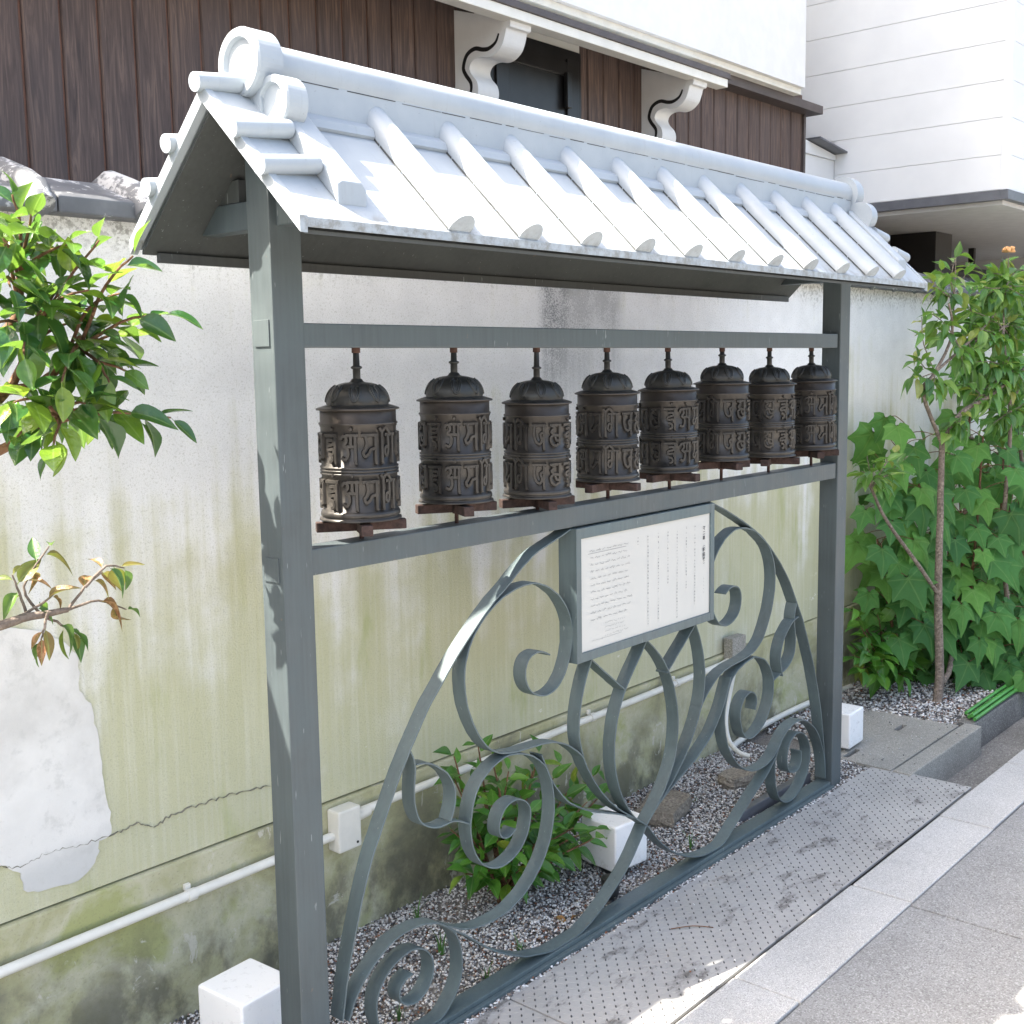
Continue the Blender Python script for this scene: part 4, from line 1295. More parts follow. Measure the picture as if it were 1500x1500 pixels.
def boulder(x, y, sx, sy, sz, seed, label, rz=0.0):
    rr = random.Random(seed)
    b = bmesh.new()
    bmesh.ops.create_cube(b, size=2)
    bmesh.ops.subdivide_edges(b, edges=b.edges, cuts=4, use_grid_fill=True)
    for v in b.verts:
        c = v.co
        l_ = max(abs(c.x), abs(c.y), abs(c.z))
        c2 = c.normalized()*1.15*.35+c*.65
        n_ = math.sin(c.x*3.1+seed)*math.cos(c.y*2.7+seed*2)*.08+rr.uniform(-.035, .035)
        v.co = c2*(1+n_)
        v.co.x *= sx
        v.co.y *= sy
        v.co.z *= sz
    bmesh.ops.rotate(b, verts=b.verts, cent=(0, 0, 0), matrix=Matrix.Rotation(rz, 3, 'Z'))
    bmesh.ops.translate(b, verts=b.verts, vec=(x, y, sz*.55))
    me = bpy.data.meshes.new('garden_stone')
    b.to_mesh(me)
    b.free()
    me.materials.append(MAT['rock'])
    o = bpy.data.objects.new('garden_stone', me)
    COL.objects.link(o)
    tag(o, label, 'stone', 'garden stones in the bed')
boulder(1.93, .345, .125, .075, .032, 3, 'flat brown garden stone in the gravel right of the middle cube lamp', .3)
boulder(2.38, .30, .085, .05, .025, 8, 'small brown stone in the gravel below the right hand scrolls', -.2)

# ------------------------------------------------------------------ boarded house behind the wall
HY = 1.2
hs_ = empty('boarded_house', (1.5, HY+1, 0))
tag(hs_, 'house with dark brown vertical boards and white stuccoed upper floor behind the wall', 'house')
body = MB().box(-5.5, 4.585, HY+.009, HY+4, -.3, 3.0)
body.build('wall', MAT['groove'], hs_)
bw = .1135
bx_ = .1375-bw*50
GAPS = ((1.80, 1.975), (1.99, 2.555), (3.02, 3.17))
i = 0
while bx_ < 4.575:
    a, b = bx_+.0035, min(bx_+bw-.0035, 4.578)
    ok = True
    z1 = 3.05 if bx_ > -.9 else 3.55
    for (g0, g1) in ((2.0, 2.55),):
        if a > g0-.03 and b < g1+.03:
            ok = False
    if b-a > .01 and b > -1.4:
        zz0, zz1 = (1.5, z1) if ok else (1.5, 2.30)
        d = random.uniform(-.0015, .0015)
        m = MB()
        c_ = .004
        y0 = HY+d
        m.prism([(a, HY+.012), (a, y0+.006), (a+c_, y0), (b-c_, y0), (b, y0+.006), (b, HY+.012)], 'Z', zz0, zz1)
        m.build('board', MAT['wood'], hs_)
    bx_ += bw
MB().box(-5.5, -.9, HY+.004, HY+.03, 3.0, 3.55).build('wall', MAT['groove'], hs_)
MB().box(4.578, 4.600, HY-.012, HY+.02, 1.5, 2.975).build('corner_trim', MAT['darkbrown'], hs_)
# shuttered window between the brackets
sh = MB().box(1.985, 2.565, HY-.020, HY+.03, 2.31, 2.90).build('shutter', MAT['black'], hs_, bevel=.003)
for x in (2.02, 2.46):
    MB().box(x, x+.075, HY-.030, HY-.0195, 2.33, 2.86).build('stile', MAT['black'], sh, bevel=.002)
for z in (2.34, 2.56, 2.79):
    MB().box(2.096, 2.459, HY-.0285, HY-.0195, z, z+.055).build('rail', MAT['black'], sh, bevel=.002)
MB().box(2.435, 2.465, HY-.050, HY-.0305, 2.66, 2.80).build('latch', MAT['black'], sh, bevel=.003)
MB().box(1.93, 2.57, HY-.008, HY+.02, 2.875, 2.96).build('lintel', MAT['cream'], hs_, bevel=.003)
# scroll brackets, white with a black line along the curve
def bracket(x0, x1):
    cur = [(1.176, 2.560), (1.115, 2.575), (1.088, 2.61), (1.092, 2.65), (1.120, 2.682), (1.128, 2.706), (1.112, 2.728), (1.075, 2.735), (1.035, 2.727), (1.000, 2.733), (.968, 2.756), (.952, 2.79), (.945, 2.812), (.930, 2.815), (.926, 2.826)]
    pts = [(p.x, p.z) for p in catmull([(a, 0, b) for a, b in cur], 4)]
    poly = [(HY+.02, 2.54)]+pts+[(.926, 2.8355), (HY+.02, 2.93)]
    o = MB().prism(poly, 'X', x0, x1).build('bracket', MAT['stucco'], hs_, bevel=.0)
    ln = [(1.150, 2.600), (1.125, 2.615), (1.122, 2.65), (1.148, 2.685), (1.158, 2.712), (1.140, 2.752), (1.10, 2.768), (1.06, 2.758), (1.03, 2.757), (.998, 2.772), (.982, 2.80)]
    pl = [Vector((x0-.0012, p.x, p.z)) for p in catmull([(a, 0, b) for a, b in ln], 5)]
    V = []
    for i, p in enumerate(pl):
        t = (pl[min(i+1, len(pl)-1)]-pl[max(i-1, 0)]).normalized()
        n_ = Vector((0, -t.z, t.y))*(.0075*min(1, .4+.6*math.sin(math.pi*(i+1)/(len(pl)+1))*1.4))
        V += [p+n_, p-n_, p+n_+Vector((.004, 0, 0)), p-n_+Vector((.004, 0, 0))]
    F = []
    for i in range(len(pl)-1):
        a = i*4
        F += [(a, a+1, a+5, a+4), (a, a+4, a+6, a+2), (a+1, a+3, a+7, a+5)]
    q = bpy.data.objects.new('painted_line', me_from('painted_line', V, F, MAT['black']))
    link(q, o)
bracket(1.82, 1.935)
bracket(3.035, 3.145)
# canopy over the window
MB().box(-.2, 3.288, .905, .965, 2.836, 2.872).build('canopy_beam', MAT['cream'], hs_, bevel=.003)
MB().box(-.2, 3.300, .898, .975, 2.8725, 2.898).build('canopy_edge', MAT['darkbrown'], hs_, bevel=.002)
MB().prism([(.902, 2.899), (1.19, 3.02), (1.19, 2.985), (.974, 2.899)], 'X', -.2, 3.29).build('canopy_roof', MAT['cream'], hs_)
# flashing and stuccoed upper floor; unseen steep gable and roof shaped for their shade
MB().box(3.292, 4.655, 1.115, HY+.03, 2.948, 2.992).build('flashing', MAT['darkbrown'], hs_, bevel=.002)
MB().box(-.2, 4.320, 1.075, HY+.1, 2.9925, 3.022).build('skirting', MAT['cream'], hs_, bevel=.002)
gable = [(-.1, 3.0225), (4.312, 3.0225), (4.312, 5.55), (2.05, 7.35), (-.1, 3.95)]
MB().prism(gable, 'Y', 1.05, 5.0).build('upper_wall', MAT['stucco'], hs_)
rf = MB()
rf.prism([(-.42, 3.44), (2.05, 7.40), (4.345, 5.6), (4.345, 5.75), (2.05, 7.58), (-.42, 3.58)], 'Y', .95, 5.1)
rf.build('roof', MAT['navy'], hs_)
MB().prism([(-.9, 3.52), (-5.7, 3.52), (-5.7, 3.58), (-.9, 3.58)], 'Y', HY-.02, HY+3).build('low_roof', MAT['navy'], hs_)

MB().box(-.72, -.1005, 1.0, HY+.02, 3.03, 3.38).build('sun_block', MAT['stucco'], hs_)  # unseen box added to block a strip of sun on the ground

# ------------------------------------------------------------------ white sided building at the right
XB, YB = 4.98, .228
wb = empty('white_building', (7, 2, 0))
tag(wb, 'white sided building overhanging the garden at right', 'building')
MB().box(XB+.006, 12, YB+.006, 4.9, 2.44, 7.2).build('wall', MAT['siding'], wb)
zl = [2.49, 2.668, 2.859, 3.046, 3.242, 3.44]+[3.44+.195*k for k in range(1, 12)]
for i in range(len(zl)-1):
    a, b = zl[i]+.0010, zl[i+1]-.0010
    MB().box(XB, XB+.02, YB+.035, HY-.002 if b < 3.02 else 4.8, a, b).build('siding_panel', MAT['siding'], wb, bevel=.0025)
    MB().box(XB+.042, 9, YB, YB+.02, a, b).build('siding_panel', MAT['siding'], wb, bevel=.0025)
MB().box(XB-.004, XB+.036, YB-.004, YB+.036, 2.488, 7.2).build('corner_trim', MAT['siding'], wb, bevel=.003)
fl = MB().box(XB-.010, 9, YB-.010, YB+.03, 2.438, 2.4875)
fl.box(XB-.010, XB+.03, YB+.03, HY, 2.438, 2.4875)
fl.build('base_flashing', MAT['navy'], wb, bevel=.002)
MB().box(XB+.03, 9, YB+.03, 4.5, 2.415, 2.4395).build('soffit', MAT['soffit'], wb)
# white return wall between the two buildings with a small drip flashing
for i, (a, b) in enumerate(((1.9, 2.30), (2.304, 2.49), (2.494, 2.75))):
    MB().box(4.603, XB+.011, HY+.004, HY+.04, a, b).build('siding_panel', MAT['siding'], wb, bevel=.002)
MB().prism([(4.64, 2.822), (5.02, 2.778), (5.02, 2.788), (4.64, 2.832)], 'Y', 1.12, HY+.03).build('drip_flashing', MAT['navy'], wb, bevel=.001)
MB().prism([(4.603, 2.7505), (4.975, 2.7505), (4.975, 2.778), (4.603, 2.82)], 'Y', 1.19, HY+.04).build('fill_board', MAT['siding'], wb)
# recess below the overhang
MB().box(4.603, 12, 3.2, 3.3, -.3, 2.43).build('back_wall', MAT['soffit'], wb)
MB().box(8.6, 8.75, .7, 3.3, -.3, 2.43).build('side_wall', MAT['soffit'], wb)
MB().box(6.02, 6.30, 1.0, 1.30, -.3, 2.414).build('pillar', MAT['darkvoid'], wb, bevel=.004)
MB().box(5.3, 6.0, 2.9, 3.19, .4, 2.1).build('dark_doorway', MAT['darkvoid'], wb)
MB().tube(catmull([(5.0, 1.25, 2.24), (6.0, 1.4, 2.20), (7.2, 1.5, 2.22), (8.5, 1.6, 2.25)], 4), .008, 6).build('cable', MAT['blackplastic'], wb)
ac = empty('outdoor_unit', (6.85, 1.15, -.3))
tag(ac, 'dark unit hanging under the overhang above the shrubs at right', 'unit')
MB().box(6.55, 7.6, 1.1, 1.5, 1.75, 2.25).build('casing', MAT['darkvoid'], ac, bevel=.05)
MB().box(6.66, 7.5, 1.085, 1.1, 1.83, 2.17).build('grille', MAT['blackplastic'], ac, bevel=.005)
for xx_ in (6.7, 7.4):
    MB().box(xx_, xx_+.04, 1.25, 1.29, 2.24, 2.42).build('hanger', MAT['darkvoid'], ac)

# ------------------------------------------------------------------ plants
def leaf_oval(name, mat, wid=.42, bend=.25, fold=.22, tip=1.35):
    """pointed oval leaf, length 1 along local X, folded on the midrib and curved"""
    V = []
    n = 8
    for i in range(n+1):
        t = i/n
        wdt = wid*.5*(math.sin(math.pi*min(1, t**.82))**.9)*(1.0 if t < .6 else (1-(t-.6)/.4*.16))
        if i in (0, n):
            wdt = .004
        z0 = -bend*t*t
        wave = .02*math.sin(t*9)
        V += [(t, wdt, z0+wdt*fold*2+wave), (t, wdt*.5, z0+wdt*fold*.8), (t, 0, z0), (t, -wdt*.5, z0+wdt*fold*.8), (t, -wdt, z0+wdt*fold*2-wave)]
    F = []
    for i in range(n):
        for k in range(4):
            a = i*5+k
            F.append((a, a+1, a+6, a+5))
    # short stalk
    o = len(V)
    V += [(-.14, .012, .03), (-.14, -.012, .03), (.02, .012, 0), (.02, -.012, 0)]
    F.append((o, o+1, o+3, o+2))
    return me_from(name, V, F, mat, True)

def leaf_lobed(name, mat, seed=0):
    """broad five lobed leaf, stalk joint at the origin, main lobe along +X"""
    rr = random.Random(seed)
    key = [(-170, .08), (-152, .32), (-132, .44), (-114, .58), (-98, .50), (-82, .53), (-66, .66), (-57, .82), (-48, .67), (-34, .60), (-22, .68), (-10, .86), (0, 1.12)]
    out = key+[(-a, r) for a, r in key[::-1][1:]]
    V = [(0, 0, 0)]
    n = len(out)
    for ring in (.5, 1.0):
        for a, r in out:
            a2 = math.radians(a)
            rad = r*ring*(1+rr.uniform(-.03, .03))
            x, y = rad*math.cos(a2), rad*math.sin(a2)
            d2 = x*x+y*y
            z = -.34*d2+.06*math.cos(a2*5)*rad-.10*max(0, x)**2
            V.append((x+.1, y, z))
    F = []
    for i in range(n-1):
        F.append((0, 1+i, 2+i))
        F.append((1+i, 1+n+i, 2+n+i, 2+i))
    return me_from(name, V, F, mat, True)

def orient(p, d, up, s, roll=0.0):
    x = Vector(d).normalized()
    z = Vector(up)
    z = (z-x*z.dot(x))
    if z.length < 1e-4:
        z = Vector((0, 1, 0))-x*x.y
    z.normalize()
    y = z.cross(x)
    M = Matrix(((x.x, y.x, z.x, 0), (x.y, y.y, z.y, 0), (x.z, y.z, z.z, 0), (0, 0, 0, 1)))
    return Matrix.Translation(p) @ M @ Matrix.Rotation(roll, 4, 'X') @ Matrix.Diagonal((s, s*random.uniform(.8, 1.15), s*random.uniform(.5, 1.7), 1))

ML = dict(
    camellia=m_leaf('glossy_camellia_leaf', ((.0, (.018, .070, .022)), (.52, (.030, .105, .026)), (.74, (.09, .20, .025)), (1.0, (.22, .31, .03))), .17, .32, .8),
    camelliadry=m_leaf('withering_camellia_leaf', ((.0, (.03, .10, .03)), (.35, (.10, .17, .03)), (.6, (.19, .12, .04)), (1.0, (.20, .055, .03))), .45, .25, .4, (.33, .17, .09)),
    gardenia=m_leaf('mid_green_leaf', ((.0, (.045, .13, .030)), (.6, (.095, .225, .038)), (.9, (.18, .29, .045)), (1.0, (.26, .25, .06))), .34, .28, .5),
    shrub=m_leaf('bright_shrub_leaf', ((.0, (.034, .13, .020)), (.6, (.06, .20, .024)), (.93, (.11, .27, .03)), (1.0, (.22, .25, .03))), .38, .28, .5),
    mallow=m_leaf('soft_lobed_leaf', ((.0, (.034, .125, .034)), (.6, (.062, .195, .044)), (1.0, (.11, .27, .05))), .6, .32, .3, palm=True),
    dead=m_leaf('dead_leaf', ((.0, (.16, .07, .03)), (1.0, (.30, .17, .07))), .7, .1, .2),
    bud=m_plain('faded_petals', (.45, .24, .10), .8, var=.4),
    grass=m_plain('grass_blade', (.06, .15, .03), .5, var=.3),
)
LEAF = dict(
    camellia=[leaf_oval('camellia_leaf', ML['camellia'], .58, .22, .2), leaf_oval('camellia_leaf', ML['camellia'], .54, .05, .30), leaf_oval('camellia_leaf', ML['camellia'], .62, .34, .12)],
    camelliadry=[leaf_oval('withered_leaf', ML['camelliadry'], .46, .35, .3), leaf_oval('withered_leaf', ML['camelliadry'], .34, .6, .5)],
    gardenia=[leaf_oval('narrow_leaf', ML['gardenia'], .50, .28, .2), leaf_oval('narrow_leaf', ML['gardenia'], .46, .10, .3), leaf_oval('narrow_leaf', ML['gardenia'], .52, .5, .15)],
    shrub=[leaf_oval('shrub_leaf', ML['shrub'], .56, .25, .2), leaf_oval('shrub_leaf', ML['shrub'], .50, .1, .3), leaf_oval('shrub_leaf', ML['shrub'], .60, .4, .12)],
    mallow=[leaf_lobed('lobed_leaf', ML['mallow'], q) for q in range(3)],
    dead=[leaf_oval('dead_leaf', ML['dead'], .42, .5, .5)],
)

def rv(s=1.0):
    return Vector((random.uniform(-s, s), random.uniform(-s, s), random.uniform(-s, s)))

def twig_leaves(root, path, kinds, n, size, spread=.9, droop=.35, start=.3, tipcluster=3, upb=Vector((0, -.25, 1))):
    """alternate leaves along the outer part of a twig plus a rosette at its tip"""
    P = [Vector(p) for p in path]
    L = [0]
    for i in range(1, len(P)):
        L.append(L[-1]+(P[i]-P[i-1]).length)
    def pos(t):
        d = t*L[-1]
        for i in range(1, len(P)):
            if d <= L[i] or i == len(P)-1:
                k = (d-L[i-1])/max(1e-6, L[i]-L[i-1])
                return P[i-1].lerp(P[i], k), (P[i]-P[i-1]).normalized()
    phase = random.uniform(0, 6.28)
    for j in range(n):
        t = start+(1-start)*(j/max(1, n-1))
        p, d = pos(min(1, t))
        a = phase+j*2.4
        ref = Vector((0, 0, 1)) if abs(d.z) < .9 else Vector((1, 0, 0))
        u = d.cross(ref).normalized()
        v = d.cross(u)
        out = (u*math.cos(a)+v*math.sin(a))
        fwd = .55 if j < n-tipcluster else .95
        ld_ = (d*fwd+out*spread+Vector((0, 0, -droop))+rv(.28)).normalized()
        s = size*random.uniform(.72, 1.15)*(1 if j < n-2 else .8)
        M = orient(p+ld_*s*.12, ld_, upb+out*.4+rv(.35), s)
        put_mesh('leaf', random.choice(kinds), M, root)

def stems(root, paths, mat, name='stem', seg=7):
    m = MB()
    for pts, r0, r1 in paths:
        P = catmull(pts, 4) if len(pts) > 2 else [Vector(p) for p in pts]
        n = len(P)
        P = [p+rv(.0012) if 0 < i < n-1 else p for i, p in enumerate(P)]
        m.tube(P, [r0+(r1-r0)*i/(n-1) for i in range(n)], seg)
    return m.build(name, mat, root)

# --- camellia at the left edge, in the sun
cm = empty('camellia_bush', (-.78, .22, -.014))
tag(cm, 'sunlit glossy camellia bush reaching into view at the left edge', 'bush')
trunk_c = [(-.78, .22, -.03), (-.80, .21, .5), (-.76, .20, 1.0), (-.72, .20, 1.35)]
fork = Vector((-.72, .20, 1.35))
paths = [(trunk_c, .026, .018)]
tw = []
def limb(pxs, y0, y1, r0=.009, r1=.004):
    n = len(pxs)
    pts = [at(a, b, y0+(y1-y0)*i/(n-1)) for i, (a, b) in enumerate(pxs)]
    return [fork.copy()]+pts
mains = [[(-60, 640), (20, 560), (50, 470)], [(-60, 690), (40, 640), (110, 600)], [(-70, 560), (20, 470), (30, 380)], [(-60, 600), (60, 560), (120, 500)]]
ends = []
for k, mm in enumerate(mains):
    y1 = (.20, .12, .26, .18)[k]
    pts = limb(mm, .2, y1)
    paths.append((pts, .013, .006))
    ends.append(pts[-1])
tips = [((18, 285), 2, .22), ((45, 315), 2, .16), ((105, 355), 2, .12), ((60, 365), 2, .27), ((145, 352), 0, .10), ((130, 425), 0, .08), ((195, 375), 3, .06), ((176, 430), 3, .12), ((236, 462), 3, .10), ((200, 480), 3, .2), ((90, 415), 0, .22), ((15, 420), 2, .10), ((60, 455), 0, .13), ((110, 470), 0, .25), ((160, 505), 3, .2), ((250, 612), 1, .10), ((205, 615), 1, .16), ((160, 560), 3, .08), ((75, 660), 1, .06), ((25, 640), 1, .12), ((150, 618), 1, .2), ((90, 560), 3, .05), ((35, 520), 0, .08), ((110, 520), 3, .15), ((20, 590), 1, .05), ((60, 600), 1, .18), ((5, 350), 2, .06), ((-25, 310), 2, .1), ((-25, 480), 0, .1), ((-30, 600), 1, .14), ((190, 545), 3, .13), ((125, 590), 1, .09)]
for (t, k, y) in tips:
    e = ends[k]
    tp = at(t[0], t[1], y)
    base = e.lerp(paths[k+1][0][-2], random.uniform(.0, .6)) if isinstance(paths[k+1][0][-2], Vector) else e
    mid = base.lerp(tp, .55)+Vector((0, 0, .015))+rv(.012)
    pth = [base, mid, tp]
    paths.append((pth, .0042, .0018))
    twig_leaves(cm, catmull(pth, 3), LEAF['camellia'], 7, .080, .85, .15, .25)
stems(cm, paths, MAT['twig'], 'stem')

# --- withering lower branch of a second camellia stem
cd2 = empty('withered_camellia', (-.86, .16, -.014))
tag(cd2, 'half withered camellia branch with brown spotted leaves in front of the white patch', 'bush')
b0 = Vector((-.86, .16, -.03))
mainp = [b0, Vector((-.85, .15, .6)), at(-90, 960, .16), at(0, 916, .14), at(60, 900, .13), at(100, 893, .12)]
pp2 = [(mainp, .016, .005)]
for t in ([(60, 900), (35, 860), (72, 800)], [(100, 893), (125, 860), (150, 838)], [(20, 908), (60, 885), (82, 868)], [(100, 893), (145, 880), (185, 893)], [(40, 905), (28, 868), (18, 842)], [(60, 900), (90, 915), (112, 930)], [(70, 898), (65, 920), (60, 938)], [(125, 860), (155, 830), (182, 832)]):
    yy_ = .13+random.uniform(-.03, .03)
    pth = [at(a, b, yy_) for a, b in t]
    pp2.append((pth, .0032, .0014))
    twig_leaves(cd2, catmull(pth, 3), LEAF['camelliadry'], random.choice((3, 4, 5, 5)), .054, .8, .6, .5)
stems(cd2, pp2, MAT['bark'], 'stem')

# --- thin tree on the right
tr = empty('thin_tree', (3.875, .10, -.01))
tag(tr, 'thin bare-stemmed young tree with leafy head in front of the lobed shrubs', 'tree')
def A(px, py, y):
    return at(px, py, y)
tpaths = [([A(1372, 1034, .10), A(1376, 985, .10), A(1374, 870, .10), A(1377, 760, .10), A(1380, 650, .10)], .024, .013),
          ([A(1374, 870, .10), A(1340, 820, .12), A(1300, 765, .16), A(1276, 715, .2), A(1268, 700, .2)], .010, .005),
          ([A(1380, 650, .10), A(1352, 575, .12), A(1370, 545, .1), A(1395, 490, .08), A(1390, 445, .06)], .010, .005),
          ([A(1380, 650, .10), A(1408, 605, .05), A(1450, 580, .0), A(1500, 540, -.05), A(1540, 500, -.05)], .012, .006),
          ([A(1395, 490, .08), A(1398, 440, .1), A(1400, 375, .12)], .005, .002),
          ([A(1370, 545, .1), A(1420, 500, .05), A(1450, 470, .05), A(1480, 430, .05)], .007, .003),
          ([A(1380, 1000, .10), A(1392, 975, .11), A(1400, 890, .2), A(1420, 700, .35), A(1436, 650, .4)], .014, .010),
          ([A(1436, 650, .4), A(1405, 630, .38), A(1390, 620, .35)], .009, .006)]
stems(tr, tpaths, MAT['bark'], 'trunk', 9)
ts = []
tips = [(1400, 375, .12), (1375, 395, .1), (1362, 408, .1), (1420, 385, .12), (1385, 430, .12), (1365, 460, .1), (1350, 465, .1), (1395, 460, .08), (1372, 480, .1), (1345, 525, .12), (1380, 560, .1), (1338, 550, .12), (1362, 575, .1), (1450, 470, .05), (1480, 430, .0), (1440, 440, .1), (1495, 460, .0), (1425, 510, .05), (1465, 500, .0), (1500, 500, .0), (1450, 540, .0), (1485, 545, -.05), (1420, 560, .05), (1440, 590, .0), (1500, 590, -.05), (1470, 610, .0), (1500, 420, .1), (1400, 620, .05), (1385, 640, .08), (1420, 455, .1), (1460, 440, .05), (1435, 480, .02), (1475, 470, .05), (1490, 520, -.03), (1410, 530, .03), (1455, 565, -.02)]
hubs = [A(1395, 490, .08), A(1370, 545, .1), A(1450, 470, .05), A(1450, 580, .0), A(1500, 540, -.05), A(1398, 440, .1), A(1480, 430, .05), A(1408, 605, .05), A(1420, 500, .05)]
for (a, b, y) in [q for q in tips if q[0] <= 1425]:
    tp = A(a, b, y)
    h = min(hubs, key=lambda q: (q-tp).length)
    pth = [h, h.lerp(tp, .5)+rv(.02), tp]
    ts.append((pth, .0035, .0015))
    twig_leaves(tr, catmull(pth, 3), LEAF['gardenia'], 9, .090, .8, .40, .30)
for (a, b, y) in ((1262, 690, .2), (1280, 680, .2), (1300, 672, .18), (1318, 690, .18), (1270, 668, .2), (1292, 700, .16), (1310, 665, .22), (1330, 668, .2)):
    tp = A(a, b, y)
    h = A(1276, 715, .2)
    pth = [h, h.lerp(tp, .5)+rv(.015), tp]
    ts.append((pth, .003, .0015))
    twig_leaves(tr, catmull(pth, 3), LEAF['gardenia'], 6, .082, .8, .55, .35)
groups_ = {}
for q in ts:
    groups_.setdefault(tuple(round(v, 3) for v in q[0][0]), []).append(q)
for q in groups_.values():
    stems(tr, q, MAT['bark'], 'twig', 5)
cb = empty('round_bush', (4.62, -.02, -.012))
tag(cb, 'dense small-leaved bush with a faded flower filling the right edge above the lobed shrubs', 'bush')
cbp = [([(4.62, -.02, -.03), A(1470, 800, .0), A(1480, 640, .0), A(1475, 540, .0)], .014, .008)]
hubs = [A(1475, 540, .0), A(1480, 600, .0), A(1470, 480, .02)]
cbp.append(([A(1475, 540, .0), A(1470, 480, .02), A(1474, 420, .02), A(1478, 372, .0)], .006, .002))
hubs.append(A(1474, 420, .02))
tips2 = [q for q in tips if q[0] > 1425]+[(1440, 420, .04), (1470, 405, .02), (1490, 395, .02), (1455, 400, .06), (1505, 440, .0), (1445, 500, .0), (1470, 530, -.03), (1495, 480, .03), (1430, 530, .02), (1480, 575, -.04), (1455, 620, .0), (1500, 560, -.05), (1425, 590, .03)]
for (a, b, y) in tips2:
    tp = A(a, b, y)
    h = min(hubs, key=lambda q: (q-tp).length)
    pth = [h, h.lerp(tp, .5)+rv(.02), tp]
    cbp.append((pth, .0035, .0015))
    twig_leaves(cb, catmull(pth, 3), LEAF['gardenia'], 10, .092, .85, .35, .30)
stems(cb, cbp, MAT['bark'], 'stem', 6)
fb = MB()
for k in range(9):
    a = k*.7
    c0 = A(1478, 368, .0)
    d = Vector((math.cos(a), math.sin(a)*.8, .5+.3*math.sin(a*3))).normalized()
    fb.tube([c0, c0+d*.022, c0+d*.036+Vector((0, 0, -.01))], [.006, .012, .004], 5)
fb.build('faded_flower', ML['bud'], cb)

cb = empty('round_bush', (4.95, .15, -.012))
tag(cb, 'taller leafy bush at the right edge reaching up to the overhang behind the faded flower', 'bush')
cbp = [([(4.95, .15, -.03), A(1500, 780, .18), A(1490, 600, .18), A(1480, 500, .18)], .014, .008)]
hubs = [A(1480, 500, .18), A(1490, 600, .18), A(1460, 440, .2), A(1430, 500, .2)]
cbp.append(([A(1480, 500, .18), A(1460, 440, .2), A(1455, 400, .2)], .006, .002))
cbp.append(([A(1490, 600, .18), A(1450, 550, .2), A(1430, 500, .2)], .006, .003))
for (a, b, y) in [(1425, 420, .2), (1445, 405, .2), (1465, 392, .2), (1490, 405, .18), (1505, 430, .2), (1420, 450, .22), (1440, 460, .2), (1470, 450, .18), (1500, 470, .18), (1410, 490, .22), (1425, 530, .2), (1455, 500, .2), (1485, 520, .16), (1440, 570, .2), (1470, 560, .18), (1500, 550, .16), (1420, 570, .22), (1410, 600, .22), (1460, 600, .18), (1495, 600, .16), (1435, 440, .2), (1485, 440, .2), (1400, 560, .22), (1445, 620, .2), (1480, 640, .18)]:
    tp = A(a, b, y)
    h = min(hubs, key=lambda q: (q-tp).length)
    pth = [h, h.lerp(tp, .5)+rv(.02), tp]
    cbp.append((pth, .0035, .0015))
    twig_leaves(cb, catmull(pth, 3), LEAF['shrub'], 10, .105, .85, .4, .30)
stems(cb, cbp, MAT['bark'], 'stem', 6)

# --- lobed mallow shrubs behind it
def mallow(base, stalks, label, nleaf, seed):
    r_ = empty('lobed_shrub', base)
    tag(r_, label, 'shrub', 'lobed shrubs at the right')
    pths = []
    for (pts, n) in stalks:
        P = [Vector(base)]+[A(*q) for q in pts]
        pths.append((P, .010, .005))
        C = catmull(P, 5)
        n = int(n*2.2)
        for j in range(n):
            t = .18+.82*j/max(1, n-1)
            q = C[min(len(C)-1, int(t*(len(C)-1)))]
            a = j*2.4+random.uniform(-.5, .5)
            # leaf stalks reach out towards the light, away from the wall
            out = Vector((math.cos(a)*.9-.15, math.sin(a)*.7-.45, random.uniform(-.05, .35))).normalized()
            ln = random.uniform(.10, .22)
            e = q+out*ln
            s = random.uniform(.085, .148)
            pths.append(([q, q.lerp(e, .5)+Vector((0, 0, .02)), e], .0024, .0016))
            dirn = (Vector((out.x*.7, out.y*.5-.25, -.75))+rv(.25)).normalized()
            up_ = Vector((out.x*.3-.65, -.75, .60))+rv(.25)
            put_mesh('leaf', random.choice(LEAF['mallow']), orient(e, dirn, up_, s), r_)
    stems(r_, pths, MAT['twig'], 'stem', 5)
mallow((4.10, .36, -.012), [([(1330, 850, .34), (1310, 740, .34), (1325, 620, .32)], 15), ([(1360, 900, .32), (1350, 780, .30), (1345, 650, .30)], 14), ([(1300, 880, .36), (1285, 790, .36)], 9), ([(1330, 900, .36), (1320, 820, .36), (1300, 700, .38)], 12), ([(1385, 900, .34), (1390, 780, .34), (1400, 690, .32)], 12)], 'broad lobed-leaf shrub against the wall left of the thin trunk', 60, 1)
mallow((4.45, .12, -.012), [([(1420, 900, .12), (1430, 780, .12), (1440, 640, .10)], 15), ([(1400, 930, .16), (1410, 820, .16), (1405, 720, .16)], 12), ([(1460, 950, .08), (1470, 850, .08), (1480, 740, .06)], 14), ([(1450, 900, .14), (1465, 760, .16), (1470, 660, .18)], 13), ([(1430, 960, .1), (1420, 890, .1)], 7)], 'broad lobed-leaf shrub right of the thin trunk', 60, 2)
mallow((4.75, .02, -.012), [([(1490, 960, .0), (1500, 850, .0), (1490, 700, .0)], 14), ([(1480, 1000, .0), (1460, 960, -.02), (1470, 900, -.02)], 10), ([(1510, 960, .02), (1520, 800, .02), (1510, 620, .0)], 13), ([(1490, 1010, -.02), (1475, 985, -.05)], 6)], 'lobed-leaf shrub hanging over the gutter at the right edge', 60, 3)
